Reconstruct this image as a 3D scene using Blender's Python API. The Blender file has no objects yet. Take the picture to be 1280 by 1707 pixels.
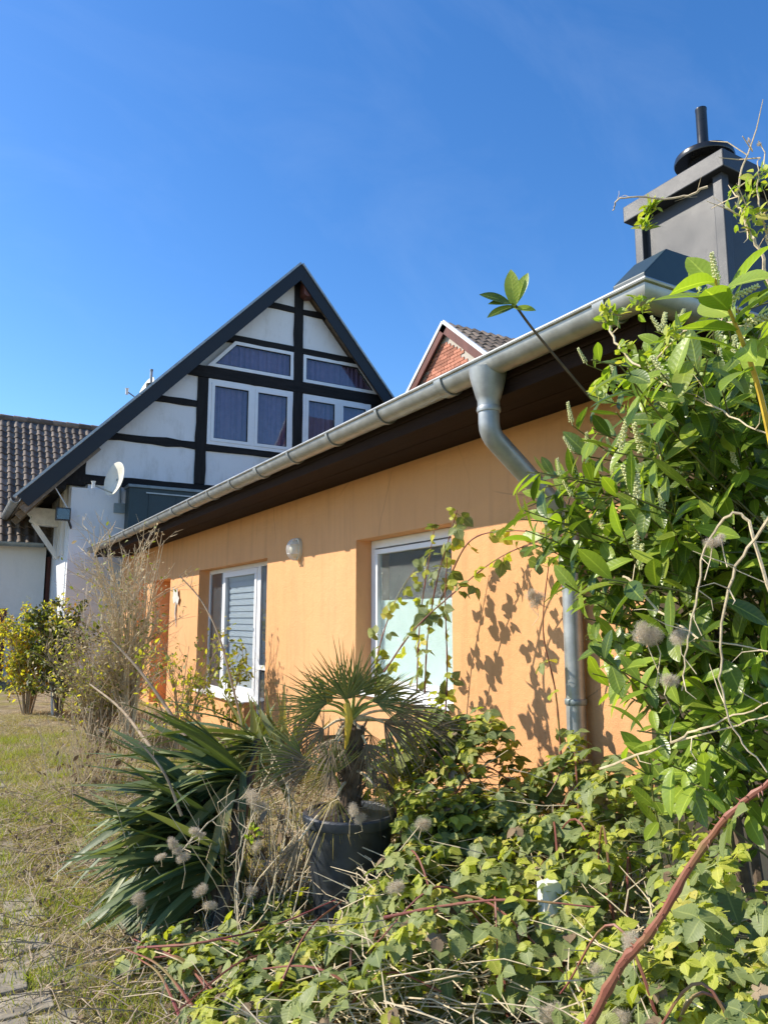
import bpy, math, random
import numpy as np
from mathutils import Matrix, Vector, Quaternion
random.seed(7); RNG = np.random.default_rng(11)
sc = bpy.context.scene
COL = sc.collection
R = math.radians
# ------------------------------------------------------------------ camera
F, YAW, PIT, EYE = 1240.0, R(-30.3), R(8.1), Vector((0, 0, 1.5))
cam = bpy.data.cameras.new('camera'); co = bpy.data.objects.new('camera', cam); COL.objects.link(co)
co.location = EYE; co.rotation_euler = (math.pi / 2 + PIT, 0, YAW)
cam.sensor_fit = 'VERTICAL'; cam.sensor_height = 36.0; cam.sensor_width = 27.0
cam.lens = F / 1707.0 * 36.0; cam.clip_start = 0.05; cam.clip_end = 2000
sc.camera = co
# ------------------------------------------------------------------ light
SUN_EL, SUN_PHI = R(40), R(35)
to_sun = Vector((-math.cos(SUN_PHI) * math.cos(SUN_EL), math.sin(SUN_PHI) * math.cos(SUN_EL), math.sin(SUN_EL)))
world = bpy.data.worlds.new('World'); sc.world = world; world.use_nodes = True
wn = world.node_tree; bg = wn.nodes['Background']
sky = wn.nodes.new('ShaderNodeTexSky'); sky.sky_type = 'NISHITA'; sky.sun_disc = False
sky.sun_elevation = SUN_EL; sky.sun_rotation = math.atan2(to_sun.x, to_sun.y) % (2 * math.pi)
sky.air_density = 1.0; sky.dust_density = 0.4; sky.ozone_density = 3.2; sky.altitude = 200
hs = wn.nodes.new('ShaderNodeHueSaturation'); hs.inputs['Saturation'].default_value = 1.27; hs.inputs['Hue'].default_value = .505; wn.links.new(sky.outputs[0], hs.inputs['Color']); 
cn = wn.nodes.new('ShaderNodeTexNoise'); cm = wn.nodes.new('ShaderNodeMapping'); ct = wn.nodes.new('ShaderNodeTexCoord'); cr_ = wn.nodes.new('ShaderNodeValToRGB'); cx_ = wn.nodes.new('ShaderNodeMix'); cx_.data_type = 'RGBA'
cm.inputs['Scale'].default_value = (1.2, 5.0, 2.2); cm.inputs['Rotation'].default_value = (.3, .5, .6); cn.inputs['Scale'].default_value = 1.6; cn.inputs['Detail'].default_value = 7; cn.inputs['Roughness'].default_value = .62; cn.inputs['Distortion'].default_value = .6
cr_.color_ramp.elements[0].position = .52; cr_.color_ramp.elements[1].position = .95; cr_.color_ramp.elements[1].color = (.045, .045, .045, 1)
wn.links.new(ct.outputs['Generated'], cm.inputs[0]); wn.links.new(cm.outputs[0], cn.inputs['Vector']); wn.links.new(cn.outputs['Fac'], cr_.inputs[0]); wn.links.new(cr_.outputs[0], cx_.inputs[0])
wn.links.new(hs.outputs[0], cx_.inputs[6]); cx_.inputs[7].default_value = (6.5, 7.0, 7.6, 1); wn.links.new(cx_.outputs[2], bg.inputs['Color']); bg.inputs['Strength'].default_value = 0.14
sun = bpy.data.lights.new('sun', 'SUN'); sun.energy = 4.2; sun.angle = R(0.53); sun.color = (1.0, 0.92, 0.79)
so = bpy.data.objects.new('sun', sun); COL.objects.link(so); so.rotation_euler = to_sun.to_track_quat('Z', 'Y').to_euler()
so.location = (-20, 10, 30)
vs = sc.view_settings; vs.view_transform = 'Standard'; vs.look = 'None'; vs.exposure = 0.76; vs.gamma = 1.0
sc.render.engine = 'CYCLES'
cy = sc.cycles; cy.use_denoising = True; cy.max_bounces = 8; cy.transparent_max_bounces = 12
cy.sample_clamp_indirect = 6.0; cy.caustics_reflective = False; cy.caustics_refractive = False

# ------------------------------------------------------------------ pixel helpers
CR = co.rotation_euler.to_matrix(); CRI = CR.transposed()
def ray(px, py): return CR @ Vector(((px - 640) / F, -(py - 853.5) / F, -1.0))
def on(ax, v, px, py):
    d = ray(px, py); return EYE + d * ((v - EYE[ax]) / d[ax])
def W(px, py, t): return EYE + ray(px, py) * t
def proj(p):
    q = CRI @ (Vector(p) - EYE); return 640 + F * q.x / max(-q.z, .01), 853.5 - F * q.y / max(-q.z, .01), -q.z

# ------------------------------------------------------------------ materials
MATS = {}
class NT:
    def __init__(s, name):
        s.m = bpy.data.materials.new(name); s.m.use_nodes = True; s.t = s.m.node_tree
        s.b = s.t.nodes['Principled BSDF']; s.out = s.t.nodes['Material Output']
        MATS[name] = s.m
    def n(s, typ, **kw):
        x = s.t.nodes.new(typ)
        for k, v in kw.items():
            if k.startswith('_'): setattr(x, k[1:], v)
            else: x.inputs[k].default_value = v
        return x
    def l(s, a, b): s.t.links.new(a, b)
    def pos(s):
        return s.n('ShaderNodeNewGeometry').outputs['Position']
    def noise(s, scale, detail=4, rough=.55, vec=None, dist=0.0):
        x = s.n('ShaderNodeTexNoise', Scale=scale, Detail=detail, Roughness=rough, Distortion=dist)
        s.l(vec if vec is not None else s.pos(), x.inputs['Vector']); return x.outputs['Fac']
    def ramp(s, fac, stops):
        x = s.n('ShaderNodeValToRGB'); e = x.color_ramp.elements
        while len(e) < len(stops): e.new(.5)
        for el, (p, c) in zip(e, stops): el.position = p; el.color = (*c, 1) if len(c) == 3 else c
        s.l(fac, x.inputs['Fac']); return x.outputs['Color']
    def mix(s, fac, a, b, blend='MIX'):
        x = s.n('ShaderNodeMix', _data_type='RGBA', _blend_type=blend)
        for sock, v in ((x.inputs[0], fac), (x.inputs[6], a), (x.inputs[7], b)):
            if isinstance(v, (int, float)): sock.default_value = v
            elif isinstance(v, tuple): sock.default_value = (*v, 1)
            else: s.l(v, sock)
        return x.outputs[2]
    def math(s, op, a, b=0.0, clamp=False):
        x = s.n('ShaderNodeMath', _operation=op, _use_clamp=clamp)
        for i, v in enumerate((a, b)):
            if isinstance(v, (int, float)): x.inputs[i].default_value = v
            else: s.l(v, x.inputs[i])
        return x.outputs[0]
    def bump(s, h, strength=.3, dist=.01, normal=None):
        x = s.n('ShaderNodeBump', Strength=strength, Distance=dist); s.l(h, x.inputs['Height'])
        if normal is not None: s.l(normal, x.inputs['Normal'])
        return x.outputs['Normal']
    def scaled(s, v3, vec=None):
        x = s.n('ShaderNodeMapping'); x.inputs['Scale'].default_value = v3
        s.l(vec if vec is not None else s.pos(), x.inputs['Vector']); return x.outputs[0]
    def rnd(s): return s.n('ShaderNodeObjectInfo').outputs['Random']
    def fin(s, col, rough=.7, metal=0.0, normal=None, spec=.5):
        if isinstance(col, tuple): s.b.inputs['Base Color'].default_value = (*col, 1)
        else: s.l(col, s.b.inputs['Base Color'])
        if isinstance(rough, (int, float)): s.b.inputs['Roughness'].default_value = rough
        else: s.l(rough, s.b.inputs['Roughness'])
        s.b.inputs['Metallic'].default_value = metal; s.b.inputs['Specular IOR Level'].default_value = spec
        if normal is not None: s.l(normal, s.b.inputs['Normal'])
        return s.m

def plaster(name, c, var=.12, fine=220, bstr=.25, stain=None, stain_amt=.35, streak=0.0):
    m = NT(name)
    a = m.noise(1.3, 5); b = m.noise(14, 5)
    lo = tuple(x * (1 - var) for x in c); hi = tuple(min(1, x * (1 + var * .6)) for x in c)
    col = m.mix(m.math('MULTIPLY', a, .9), lo, hi)
    col = m.mix(m.math('MULTIPLY', b, .3), col, tuple(x * .86 for x in c))
    if stain:
        st = m.ramp(m.noise(3.1, 6, .65, m.scaled((1, 1, .35))), [(.52, (0, 0, 0)), (.72, (1, 1, 1))])
        col = m.mix(m.math('MULTIPLY', st, stain_amt), col, stain)
    if streak:
        sk = m.ramp(m.noise(2.6, 5, .6, m.scaled((3.5, 3.5, .22))), [(.50, (0, 0, 0)), (.78, (1, 1, 1))])
        col = m.mix(m.math('MULTIPLY', sk, streak), col, tuple(x * .66 for x in c))
        pt = m.ramp(m.noise(.55, 4, .5), [(.42, (0, 0, 0)), (.62, (1, 1, 1))])
        col = m.mix(m.math('MULTIPLY', pt, .22), col, (min(1, c[0] * 1.06), c[1] * 1.14, c[2] * 1.35))
        vo = m.n('ShaderNodeTexVoronoi', Scale=.9, _feature='DISTANCE_TO_EDGE'); wv = m.mix(.25, m.pos(), m.n('ShaderNodeTexNoise', Scale=3.0, Detail=4.0).outputs['Color']); m.l(wv, vo.inputs['Vector'])
        cr = m.math('LESS_THAN', vo.outputs['Distance'], .0028)
        col = m.mix(m.math('MULTIPLY', m.math('MULTIPLY', cr, m.ramp(m.noise(1.1, 2), [(.52, (0, 0, 0)), (.6, (1, 1, 1))])), .5), col, tuple(x * .45 for x in c))
    h = m.math('ADD', m.noise(fine, 3), m.math('MULTIPLY', m.noise(35, 3), .8))
    big = m.bump(m.noise(2.2, 3), .35, .05)
    return m.fin(col, .9, 0, m.bump(h, bstr, .004, big), .2)

plaster('orange_render', (.77, .40, .18), .11, 190, 1.0, (.56, .29, .14), .32, .55)
plaster('white_plaster', (.80, .81, .82), .10, 60, .6, (.46, .45, .41), .5)
plaster('white_wall', (.72, .71, .68), .08, 80, .3, (.5, .5, .47), .25)
plaster('mortar', (.50, .46, .40), .1, 90, .4)

def simple(name, c, rough=.5, metal=0.0, var=.15, scale=6, bstr=.1, bscale=60, spec=.5, stretch=None, obj_rnd=0.0):
    m = NT(name); vec = m.scaled(stretch) if stretch else None
    a = m.noise(scale, 5, .6, vec)
    col = m.mix(m.ramp(a, [(.3, (0, 0, 0)), (.7, (1, 1, 1))]), tuple(x * (1 - var) for x in c), tuple(min(1, x * (1 + var)) for x in c))
    if obj_rnd:
        k = m.n('ShaderNodeMapRange'); m.l(m.rnd(), k.inputs['Value']); k.inputs['To Min'].default_value = 1 - obj_rnd; k.inputs['To Max'].default_value = 1 + obj_rnd
        hs = m.n('ShaderNodeHueSaturation'); m.l(col, hs.inputs['Color']); m.l(k.outputs[0], hs.inputs['Value']); col = hs.outputs[0]
    rr = m.math('ADD', m.math('MULTIPLY', a, .3), rough - .15, True)
    return m.fin(col, rr, metal, m.bump(m.noise(bscale, 4, .6, vec), bstr, .004), spec)

simple('zinc', (.38, .395, .39), .46, .55, .20, 9, .12, 30)
simple('dark_zinc', (.22, .26, .27), .5, .4, .2, 7, .1, 40)
simple('pvc', (.80, .81, .82), .35, 0, .04, 5, .02, 40)
simple('anthracite', (.034, .038, .044), .46, .0, .04, 3, .30, 600, .5)
simple('black_steel', (.022, .023, .026), .28, .2, .15, 8, .04, 60)
simple('verge_metal', (.009, .012, .018), .55, .1, .2, 6, .05, 30)
simple('teal_cladding', (.024, .046, .054), .45, .1, .25, 3, .1, 30)
simple('pot_plastic', (.034, .040, .048), .46, 0, .55, 9, .08, 70)
simple('cream_metal', (.72, .69, .58), .45, 0, .1, 6, .03, 50)
simple('white_metal', (.75, .75, .74), .4, 0, .06, 6, .03, 50)
simple('red_brown', (.14, .055, .045), .6, 0, .3, 5, .2, 40, .3, (1, 1, .2))
simple('twig_green', (.15, .15, .05), .6, 0, .3, 30, .2, 100, .3)
simple('drybark', (.36, .28, .19), .85, 0, .35, 20, .5, 120, .2, (1, 1, .3))
simple('pale_stem', (.60, .49, .32), .8, 0, .3, 25, .4, 150, .2)
simple('dark_bark', (.13, .095, .065), .9, 0, .35, 20, .6, 100, .2)
simple('green_stem', (.30, .33, .07), .55, 0, .25, 30, .2, 100, .4)
simple('yellow_stem', (.62, .42, .05), .5, 0, .25, 30, .2, 100, .4)
simple('blossom', (.66, .66, .34), .8, 0, .2, 90, .0, 100, .2)
simple('rubber', (.018, .018, .018), .8, 0, .2, 10, .2, 90)
simple('red_paint', (.28, .03, .025), .5, 0, .2, 10, .1, 60)
simple('grey_green_metal', (.22, .25, .21), .5, .2, .2, 8, .1, 40)
simple('white_wood', (.68, .66, .62), .7, 0, .15, 9, .3, 50, .3, (1, 1, .15))
simple('raw_timber', (.20, .165, .13), .8, 0, .35, 6, .5, 40, .2, (3, .3, 3))
simple('corbel_stone', (.62, .60, .54), .8, 0, .15, 9, .3, 60)
simple('roof_tile', (.185, .145, .112), .78, 0, .30, 7, .4, 60, .3, None, .38)
simple('brick', (.44, .19, .125), .85, 0, .25, 14, .5, 70, .2, None, .30)
simple('roof_felt', (.06, .062, .066), .85, 0, .25, 6, .4, 150)
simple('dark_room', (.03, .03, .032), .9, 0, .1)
simple('blind', (.84, .85, .84), .8, 0, .05)
simple('blind_grey', (.72, .73, .74), .8, 0, .08)
simple('insect_screen', (.115, .12, .125), .7, 0, .12, 30, .3, 300)
simple('paving', (.30, .26, .195), .95, 0, .35, 12, .6, 90, .2, None, .18)

def timber(name, c, stretch):
    m = NT(name); v = m.scaled(stretch)
    a = m.noise(5, 6, .65, v); g = m.noise(22, 5, .7, v)
    col = m.mix(m.ramp(a, [(.35, (0, 0, 0)), (.75, (1, 1, 1))]), tuple(x * .7 for x in c), tuple(x * 1.9 for x in c))
    wear = m.ramp(g, [(.60, (0, 0, 0)), (.75, (1, 1, 1))])
    col = m.mix(m.math('MULTIPLY', wear, .45), col, (.10, .09, .08))
    return m.fin(col, .72, 0, m.bump(g, .8, .01), .25)
timber('beam_h', (.012, .011, .011), (.35, 1, 2.5))
timber('beam_v', (.012, .011, .011), (2.5, 1, .35))
def soffit():
    m = NT('brown_wood'); v = m.scaled((6, .35, 6)); a = m.noise(4, 6, .65, v); g = m.noise(30, 4, .7, v)
    col = m.mix(a, (.010, .006, .0045), (.042, .022, .015))
    return m.fin(col, .8, 0, m.bump(g, .9, .006), .15)
soffit()
def glass(name, tint, rough=.0, bump=0.0, trans=.93):
    m = NT(name); t = m.t
    gl = m.n('ShaderNodeBsdfGlossy', Roughness=rough); tr = m.n('ShaderNodeBsdfTransparent'); tr.inputs[0].default_value = (*tint, 1)
    fr = m.n('ShaderNodeLayerWeight', Blend=.5); mx = m.n('ShaderNodeMixShader')
    nrm = m.bump(m.noise(3.5, 2), .05, .01)
    m.l(nrm, gl.inputs['Normal']); m.l(nrm, fr.inputs['Normal'])
    f = m.math('ADD', m.math('MULTIPLY', m.math('POWER', fr.outputs['Facing'], 4.0), .85), 1 - trans, True)
    m.l(f, mx.inputs[0]); m.l(tr.outputs[0], mx.inputs[1]); m.l(gl.outputs[0], mx.inputs[2]); m.l(mx.outputs[0], m.out.inputs['Surface'])
    return m.m
glass('window_glass', (.84, .88, .91), .01, 0, .94)
def frosted():
    m = NT('frosted_glass')
    v = m.n('ShaderNodeTexVoronoi', Scale=85.0); m.l(m.pos(), v.inputs['Vector'])
    nrm = m.bump(m.math('ADD', v.outputs['Distance'], m.noise(110, 2)), 1.0, .012)
    tr = m.n('ShaderNodeBsdfTransparent'); tr.inputs[0].default_value = (.90, .97, .95, 1)
    df = m.n('ShaderNodeBsdfDiffuse'); df.inputs[0].default_value = (.50, .60, .58, 1); gl = m.n('ShaderNodeBsdfGlossy', Roughness=.18)
    m.l(nrm, df.inputs['Normal']); m.l(nrm, gl.inputs['Normal'])
    a = m.n('ShaderNodeMixShader'); m.l(m.math('ADD', m.math('MULTIPLY', v.outputs['Distance'], .12), .0, True), a.inputs[0]); m.l(tr.outputs[0], a.inputs[1]); m.l(df.outputs[0], a.inputs[2])
    b = m.n('ShaderNodeMixShader'); b.inputs[0].default_value = .10; m.l(a.outputs[0], b.inputs[1]); m.l(gl.outputs[0], b.inputs[2]); m.l(b.outputs[0], m.out.inputs['Surface'])
frosted()
def curtain():
    m = NT('mauve_curtain'); a = m.noise(8, 4)
    col = m.mix(a, (.22, .14, .23), (.38, .25, .35))
    return m.fin(col, .9, 0, m.bump(m.noise(200, 2), .2, .002), .1)
curtain()

def leafmat(name, dark, mid, lite, rough=.45, trans=.35, vein=.35, spec=.5, tcol=None, veinfreq=0):
    m = NT(name)
    at = m.n('ShaderNodeAttribute', _attribute_name='rnd'); am = m.n('ShaderNodeAttribute', _attribute_name='mid')
    r = m.math('FRACT', m.math('ADD', at.outputs['Fac'], m.math('MULTIPLY', m.rnd(), 7.13)))
    col = m.ramp(r, [(0.0, dark), (.45, mid), (.8, mid), (1.0, lite)])
    col = m.mix(m.math('MULTIPLY', m.noise(35, 4), .35), col, tuple(x * .72 for x in mid))
    rib = m.math('SUBTRACT', 1.0, m.math('MULTIPLY', am.outputs['Fac'], 9.0), True)
    col = m.mix(m.math('MULTIPLY', rib, vein), col, tuple(min(1, x * 1.6 + .03) for x in lite))
    al = m.n('ShaderNodeAttribute', _attribute_name='alo')
    vn = m.math('POWER', m.math('ABSOLUTE', m.math('SINE', m.math('MULTIPLY', m.math('SUBTRACT', al.outputs['Fac'], m.math('MULTIPLY', am.outputs['Fac'], .13)), 30.0))), 3.0)
    if vein > .2:
        col = m.mix(m.math('MULTIPLY', m.math('SUBTRACT', 1.0, vn), .07), col, tuple(min(1, x * 1.25) for x in lite))
        sp = m.ramp(m.noise(45, 3, .6), [(.66, (0, 0, 0)), (.72, (1, 1, 1))])
        col = m.mix(m.math('MULTIPLY', sp, .55), col, (.22, .14, .05))
    b = m.bump(m.math('ADD', m.noise(60, 3), m.math('MULTIPLY', vn, .30 if vein > .2 else 0.0)), .32, .003)
    m.fin(col, m.math('ADD', m.math('MULTIPLY', m.noise(25, 3), .35), rough - .12, True), 0, b, spec)
    tl = m.n('ShaderNodeBsdfTranslucent'); tc = m.mix(1.0, col, (1.5, 1.6, .55), 'MULTIPLY') if tcol is None else m.mix(.5, col, tcol)
    m.l(tc, tl.inputs['Color'])
    mx = m.n('ShaderNodeMixShader'); mx.inputs[0].default_value = trans
    m.l(m.b.outputs[0], mx.inputs[1]); m.l(tl.outputs[0], mx.inputs[2]); m.l(mx.outputs[0], m.out.inputs['Surface'])
    return m.m
leafmat('laurel_leaf', (.045, .090, .014), (.11, .17, .022), (.30, .35, .045), .27, .32, .5)
leafmat('laurel_young', (.20, .30, .035), (.28, .38, .045), (.42, .48, .07), .32, .42, .5)
leafmat('bramble_leaf', (.12, .165, .055), (.20, .245, .085), (.34, .36, .11), .50, .30, .35, .4)
leafmat('bramble_young', (.34, .39, .045), (.46, .49, .07), (.58, .50, .13), .5, .40, .3, .4)
leafmat('yucca_leaf', (.070, .105, .035), (.120, .165, .055), (.30, .32, .13), .46, .16, .15)
leafmat('yucca_pale', (.15, .19, .06), (.22, .25, .09), (.36, .33, .15), .45, .2, .2)
leafmat('palm_green', (.10, .125, .035), (.18, .20, .055), (.36, .32, .09), .5, .2, .2)
leafmat('palm_yellow', (.24, .20, .04), (.36, .28, .05), (.46, .30, .06), .5, .3, .2)
leafmat('palm_dead', (.16, .12, .075), (.25, .195, .125), (.36, .29, .19), .8, .15, .1, .2, (.3, .2, .1))
leafmat('litter_leaf', (.13, .085, .05), (.23, .165, .10), (.36, .28, .18), .85, .1, .1, .2, (.3, .2, .1))
leafmat('shrub_leaf', (.14, .17, .03), (.22, .25, .05), (.34, .33, .08), .5, .35, .1)
leafmat('forsythia_leaf', (.38, .36, .05), (.55, .50, .07), (.70, .55, .08), .5, .5, .1)
leafmat('orange_leaf', (.30, .15, .02), (.46, .26, .03), (.55, .36, .04), .5, .35, .1)
leafmat('evergreen_leaf', (.035, .050, .014), (.070, .085, .022), (.20, .15, .035), .4, .2, .1)
leafmat('grass_green', (.22, .26, .05), (.34, .38, .07), (.52, .49, .13), .6, .3, .0, .2)
leafmat('grass_dry', (.46, .37, .19), (.64, .53, .31), (.78, .68, .44), .85, .2, .0, .2, (.5, .4, .2))
leafmat('moss', (.34, .32, .06), (.52, .47, .10), (.60, .42, .10), .9, .15, .0, .1)

leafmat('fluff', (.55, .48, .38), (.68, .60, .48), (.80, .74, .62), 1.0, .45, .0, .1, (.8, .7, .55))
def cane():
    m = NT('bramble_cane'); a = m.noise(4, 4)
    col = m.ramp(a, [(.35, (.20, .05, .045)), (.55, (.26, .10, .06)), (.7, (.22, .20, .06))])
    return m.fin(col, .5, 0, m.bump(m.noise(80, 3), .3, .003), .4)
cane()
def ground_mat():
    m = NT('garden_ground'); a = m.noise(.9, 6, .6); b = m.noise(5, 6, .7); c = m.noise(40, 5, .7); d = m.noise(160, 4, .7)
    soil = m.mix(b, (.20, .15, .10), (.36, .29, .20))
    straw = m.mix(c, (.46, .37, .22), (.68, .57, .38))
    moss = m.mix(c, (.32, .30, .08), (.50, .45, .14))
    col = m.mix(m.ramp(b, [(.38, (0, 0, 0)), (.58, (1, 1, 1))]), soil, straw)
    col = m.mix(m.ramp(a, [(.46, (0, 0, 0)), (.60, (1, 1, 1))]), col, moss)
    col = m.mix(m.math('MULTIPLY', d, .5), col, (.16, .12, .075))
    return m.fin(col, .95, 0, m.bump(m.math('ADD', c, m.math('MULTIPLY', d, .6)), 1.0, .03), .1)
ground_mat()

# ------------------------------------------------------------------ object helpers
def wloc(o):
    v = Vector((0, 0, 0))
    while o is not None: v += o.location; o = o.parent
    return v
def tag(o, label=None, cat=None, group=None, kind=None):
    for k, v in (('label', label), ('category', cat), ('group', group), ('kind', kind)):
        if v: o[k] = v
    return o
def thing(name, loc, label, cat, group=None):
    o = bpy.data.objects.new(name, None); COL.objects.link(o); o.location = loc; o.empty_display_size = .1
    return tag(o, label, cat, group)
def link(name, me, parent=None, loc=(0, 0, 0), mat4=None):
    o = bpy.data.objects.new(name, me); COL.objects.link(o)
    if mat4 is not None: o.matrix_basis = mat4
    else: o.location = loc
    if parent is not None:
        o.parent = parent; o.location = Vector(o.location) - wloc(parent)
    return o
class MB:
    def __init__(s): s.v = []; s.f = []
    def add(s, verts, faces):
        n = len(s.v); s.v += [tuple(v) for v in verts]; s.f += [tuple(i + n for i in f) for f in faces]; return s
    def box(s, x0, x1, y0, y1, z0, z1):
        return s.add([(x, y, z) for z in (z0, z1) for y in (y0, y1) for x in (x0, x1)],
                     [(0, 2, 3, 1), (4, 5, 7, 6), (0, 1, 5, 4), (2, 6, 7, 3), (0, 4, 6, 2), (1, 3, 7, 5)])
    def prism(s, poly, ext):          # poly: list of 3D points (planar), ext: extrusion vector
        n = len(poly); e = Vector(ext); p = [Vector(q) for q in poly]
        nrm = Vector((0, 0, 0))
        for i in range(n): nrm += p[i].cross(p[(i + 1) % n])
        if nrm.dot(e) > 0: p.reverse()
        return s.add(p + [q + e for q in p], [tuple(range(n)), tuple(range(2 * n - 1, n - 1, -1))] + [(i, i + n, (i + 1) % n + n, (i + 1) % n) for i in range(n)])
    def bar(s, a, b, w, h, up=(0, 0, 1)):   # rectangular bar from a to b
        a = Vector(a); b = Vector(b); d = (b - a).normalized(); u = Vector(up); x = d.cross(u).normalized() * (w / 2); y = x.cross(d).normalized() * (h / 2)
        return s.prism([a - x - y, a + x - y, a + x + y, a - x + y], b - a)
    def tube(s, pts, rad, seg=6, cap=True):
        pts = [Vector(p) for p in pts]; n = len(pts); rad = rad if hasattr(rad, '__len__') else [rad] * n
        t0 = (pts[1] - pts[0]).normalized(); u = t0.orthogonal().normalized(); base = len(s.v)
        for i, p in enumerate(pts):
            t = (pts[min(i + 1, n - 1)] - pts[max(i - 1, 0)]).normalized()
            u = (u - t * u.dot(t)).normalized(); w = t.cross(u)
            for k in range(seg):
                a = 2 * math.pi * k / seg; s.v.append(tuple(p + (u * math.cos(a) + w * math.sin(a)) * rad[i]))
        for i in range(n - 1):
            for k in range(seg):
                a = base + i * seg + k; b = base + i * seg + (k + 1) % seg
                s.f.append((a, b, b + seg, a + seg))
        if cap:
            s.f.append(tuple(base + k for k in reversed(range(seg)))); s.f.append(tuple(base + (n - 1) * seg + k for k in range(seg)))
        return s
    def lathe(s, c, prof, seg=24, axis=(0, 0, 1)):   # prof: (radius, height)
        q = Vector((0, 0, 1)).rotation_difference(Vector(axis)); c = Vector(c); base = len(s.v)
        for r, h in prof:
            for k in range(seg):
                a = 2 * math.pi * k / seg; s.v.append(tuple(c + q @ Vector((r * math.cos(a), r * math.sin(a), h))))
        for i in range(len(prof) - 1):
            for k in range(seg):
                a = base + i * seg + k; b = base + i * seg + (k + 1) % seg; s.f.append((a, b, b + seg, a + seg))
        s.f.append(tuple(base + k for k in reversed(range(seg)))); s.f.append(tuple(base + (len(prof) - 1) * seg + k for k in range(seg)))
        return s
    def build(s, name, mat, parent=None, smooth=False, origin=None, bevel=0.0):
        v = np.array(s.v, float); c = (v.min(0) + v.max(0)) / 2 if origin is None else np.array(origin, float)
        me = bpy.data.meshes.new(name); me.from_pydata([tuple(x) for x in (v - c)], [], s.f); me.update()
        me.materials.append(MATS[mat])
        if smooth:
            me.polygons.foreach_set('use_smooth', [True] * len(me.polygons))
            try: me.set_sharp_from_angle(angle=R(40))
            except Exception: pass
        o = link(name, me, parent, Vector(c))
        if bevel:
            b = o.modifiers.new('bevel', 'BEVEL'); b.width = bevel; b.segments = 2; b.limit_method = 'ANGLE'
        return o
def piece(name, mat, parent, fn, smooth=False, bevel=0.0):
    m = MB(); fn(m); return m.build(name, mat, parent, smooth, None, bevel)
def box(name, mat, parent, b, bevel=0.0): return MB().box(*b).build(name, mat, parent, False, None, bevel)
def clip(poly, a, b, c):   # keep a*x+b*z<=c (2D)
    out = []
    for i in range(len(poly)):
        p, q = poly[i], poly[(i + 1) % len(poly)]; dp = a * p[0] + b * p[1] - c; dq = a * q[0] + b * q[1] - c
        if dp <= 0: out.append(p)
        if dp * dq < 0: t = dp / (dp - dq); out.append((p[0] + t * (q[0] - p[0]), p[1] + t * (q[1] - p[1])))
    return out
def smoothpath(pts, n=8):
    pts = [Vector(p) for p in pts]; out = []
    P = [pts[0] * 2 - pts[1]] + pts + [pts[-1] * 2 - pts[-2]]
    for i in range(1, len(P) - 2):
        for k in range(n):
            t = k / n; a, b, c, d = P[i - 1], P[i], P[i + 1], P[i + 2]
            out.append(.5 * ((2 * b) + (c - a) * t + (2 * a - 5 * b + 4 * c - d) * t * t + (3 * b - a - 3 * c + d) * t ** 3))
    out.append(pts[-1]); return out

# ================================================================== GROUND
def hgt(x, y): return .02 * math.sin(x * 1.7 + y * .9) + .015 * math.sin(y * 2.3 - x * 1.1)
def make_ground():
    xs = np.unique(np.concatenate([np.linspace(-120, -2, 12), np.linspace(-2, 5, 71), np.linspace(5, 120, 12)]))
    ys = np.unique(np.concatenate([np.linspace(-60, 0, 8), np.linspace(0, 15, 121), np.linspace(15, 160, 16)]))
    v = []; f = []
    for y in ys:
        for x in xs: v.append((x, y, (hgt(x, y) + random.uniform(-.006, .006)) * (1 if (-2 <= x <= 5 and 0 <= y <= 15) else 0)))
    nx = len(xs)
    for j in range(len(ys) - 1):
        for i in range(nx - 1): f.append((j * nx + i, j * nx + i + 1, (j + 1) * nx + i + 1, (j + 1) * nx + i))
    m = MB(); m.v = v; m.f = f; o = m.build('ground', 'garden_ground', None, True, (0, 0, 0)); tag(o, 'rough garden ground of soil, straw and moss', 'ground', None, 'structure'); return o
ground = make_ground()
path = MB().box(-1.3, .62, 2.2, 12.5, -.06, -.035).build('path', 'garden_ground'); tag(path, 'old paved path overgrown with moss and straw', 'path', None, 'structure')
for r in range(34):
    y = 2.5 + r * .205; ox = random.uniform(-.06, .06); edge = .58 + random.uniform(-.12, .08)
    x = edge
    for k in range(5):
        w = random.uniform(.17, .27); x0 = x - w
        m = MB(); z = .007 + random.uniform(-.006, .006) + hgt(x0, y)
        j = [random.uniform(-.008, .008) for _ in range(6)] + [random.uniform(-.003, .003) for _ in range(2)]
        g = .013
        m.prism([(x0 + g + j[0], y + g + j[1], z + j[6]), (x - g + j[2], y + g + j[3], z + j[7]), (x - g + j[4], y + .205 - g, z + j[6]), (x0 + g, y + .205 - g + j[5], z + j[7])], (0, 0, -.07))
        m.build('paving_stone', 'paving', path, False, None, .006)
        x = x0
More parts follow.
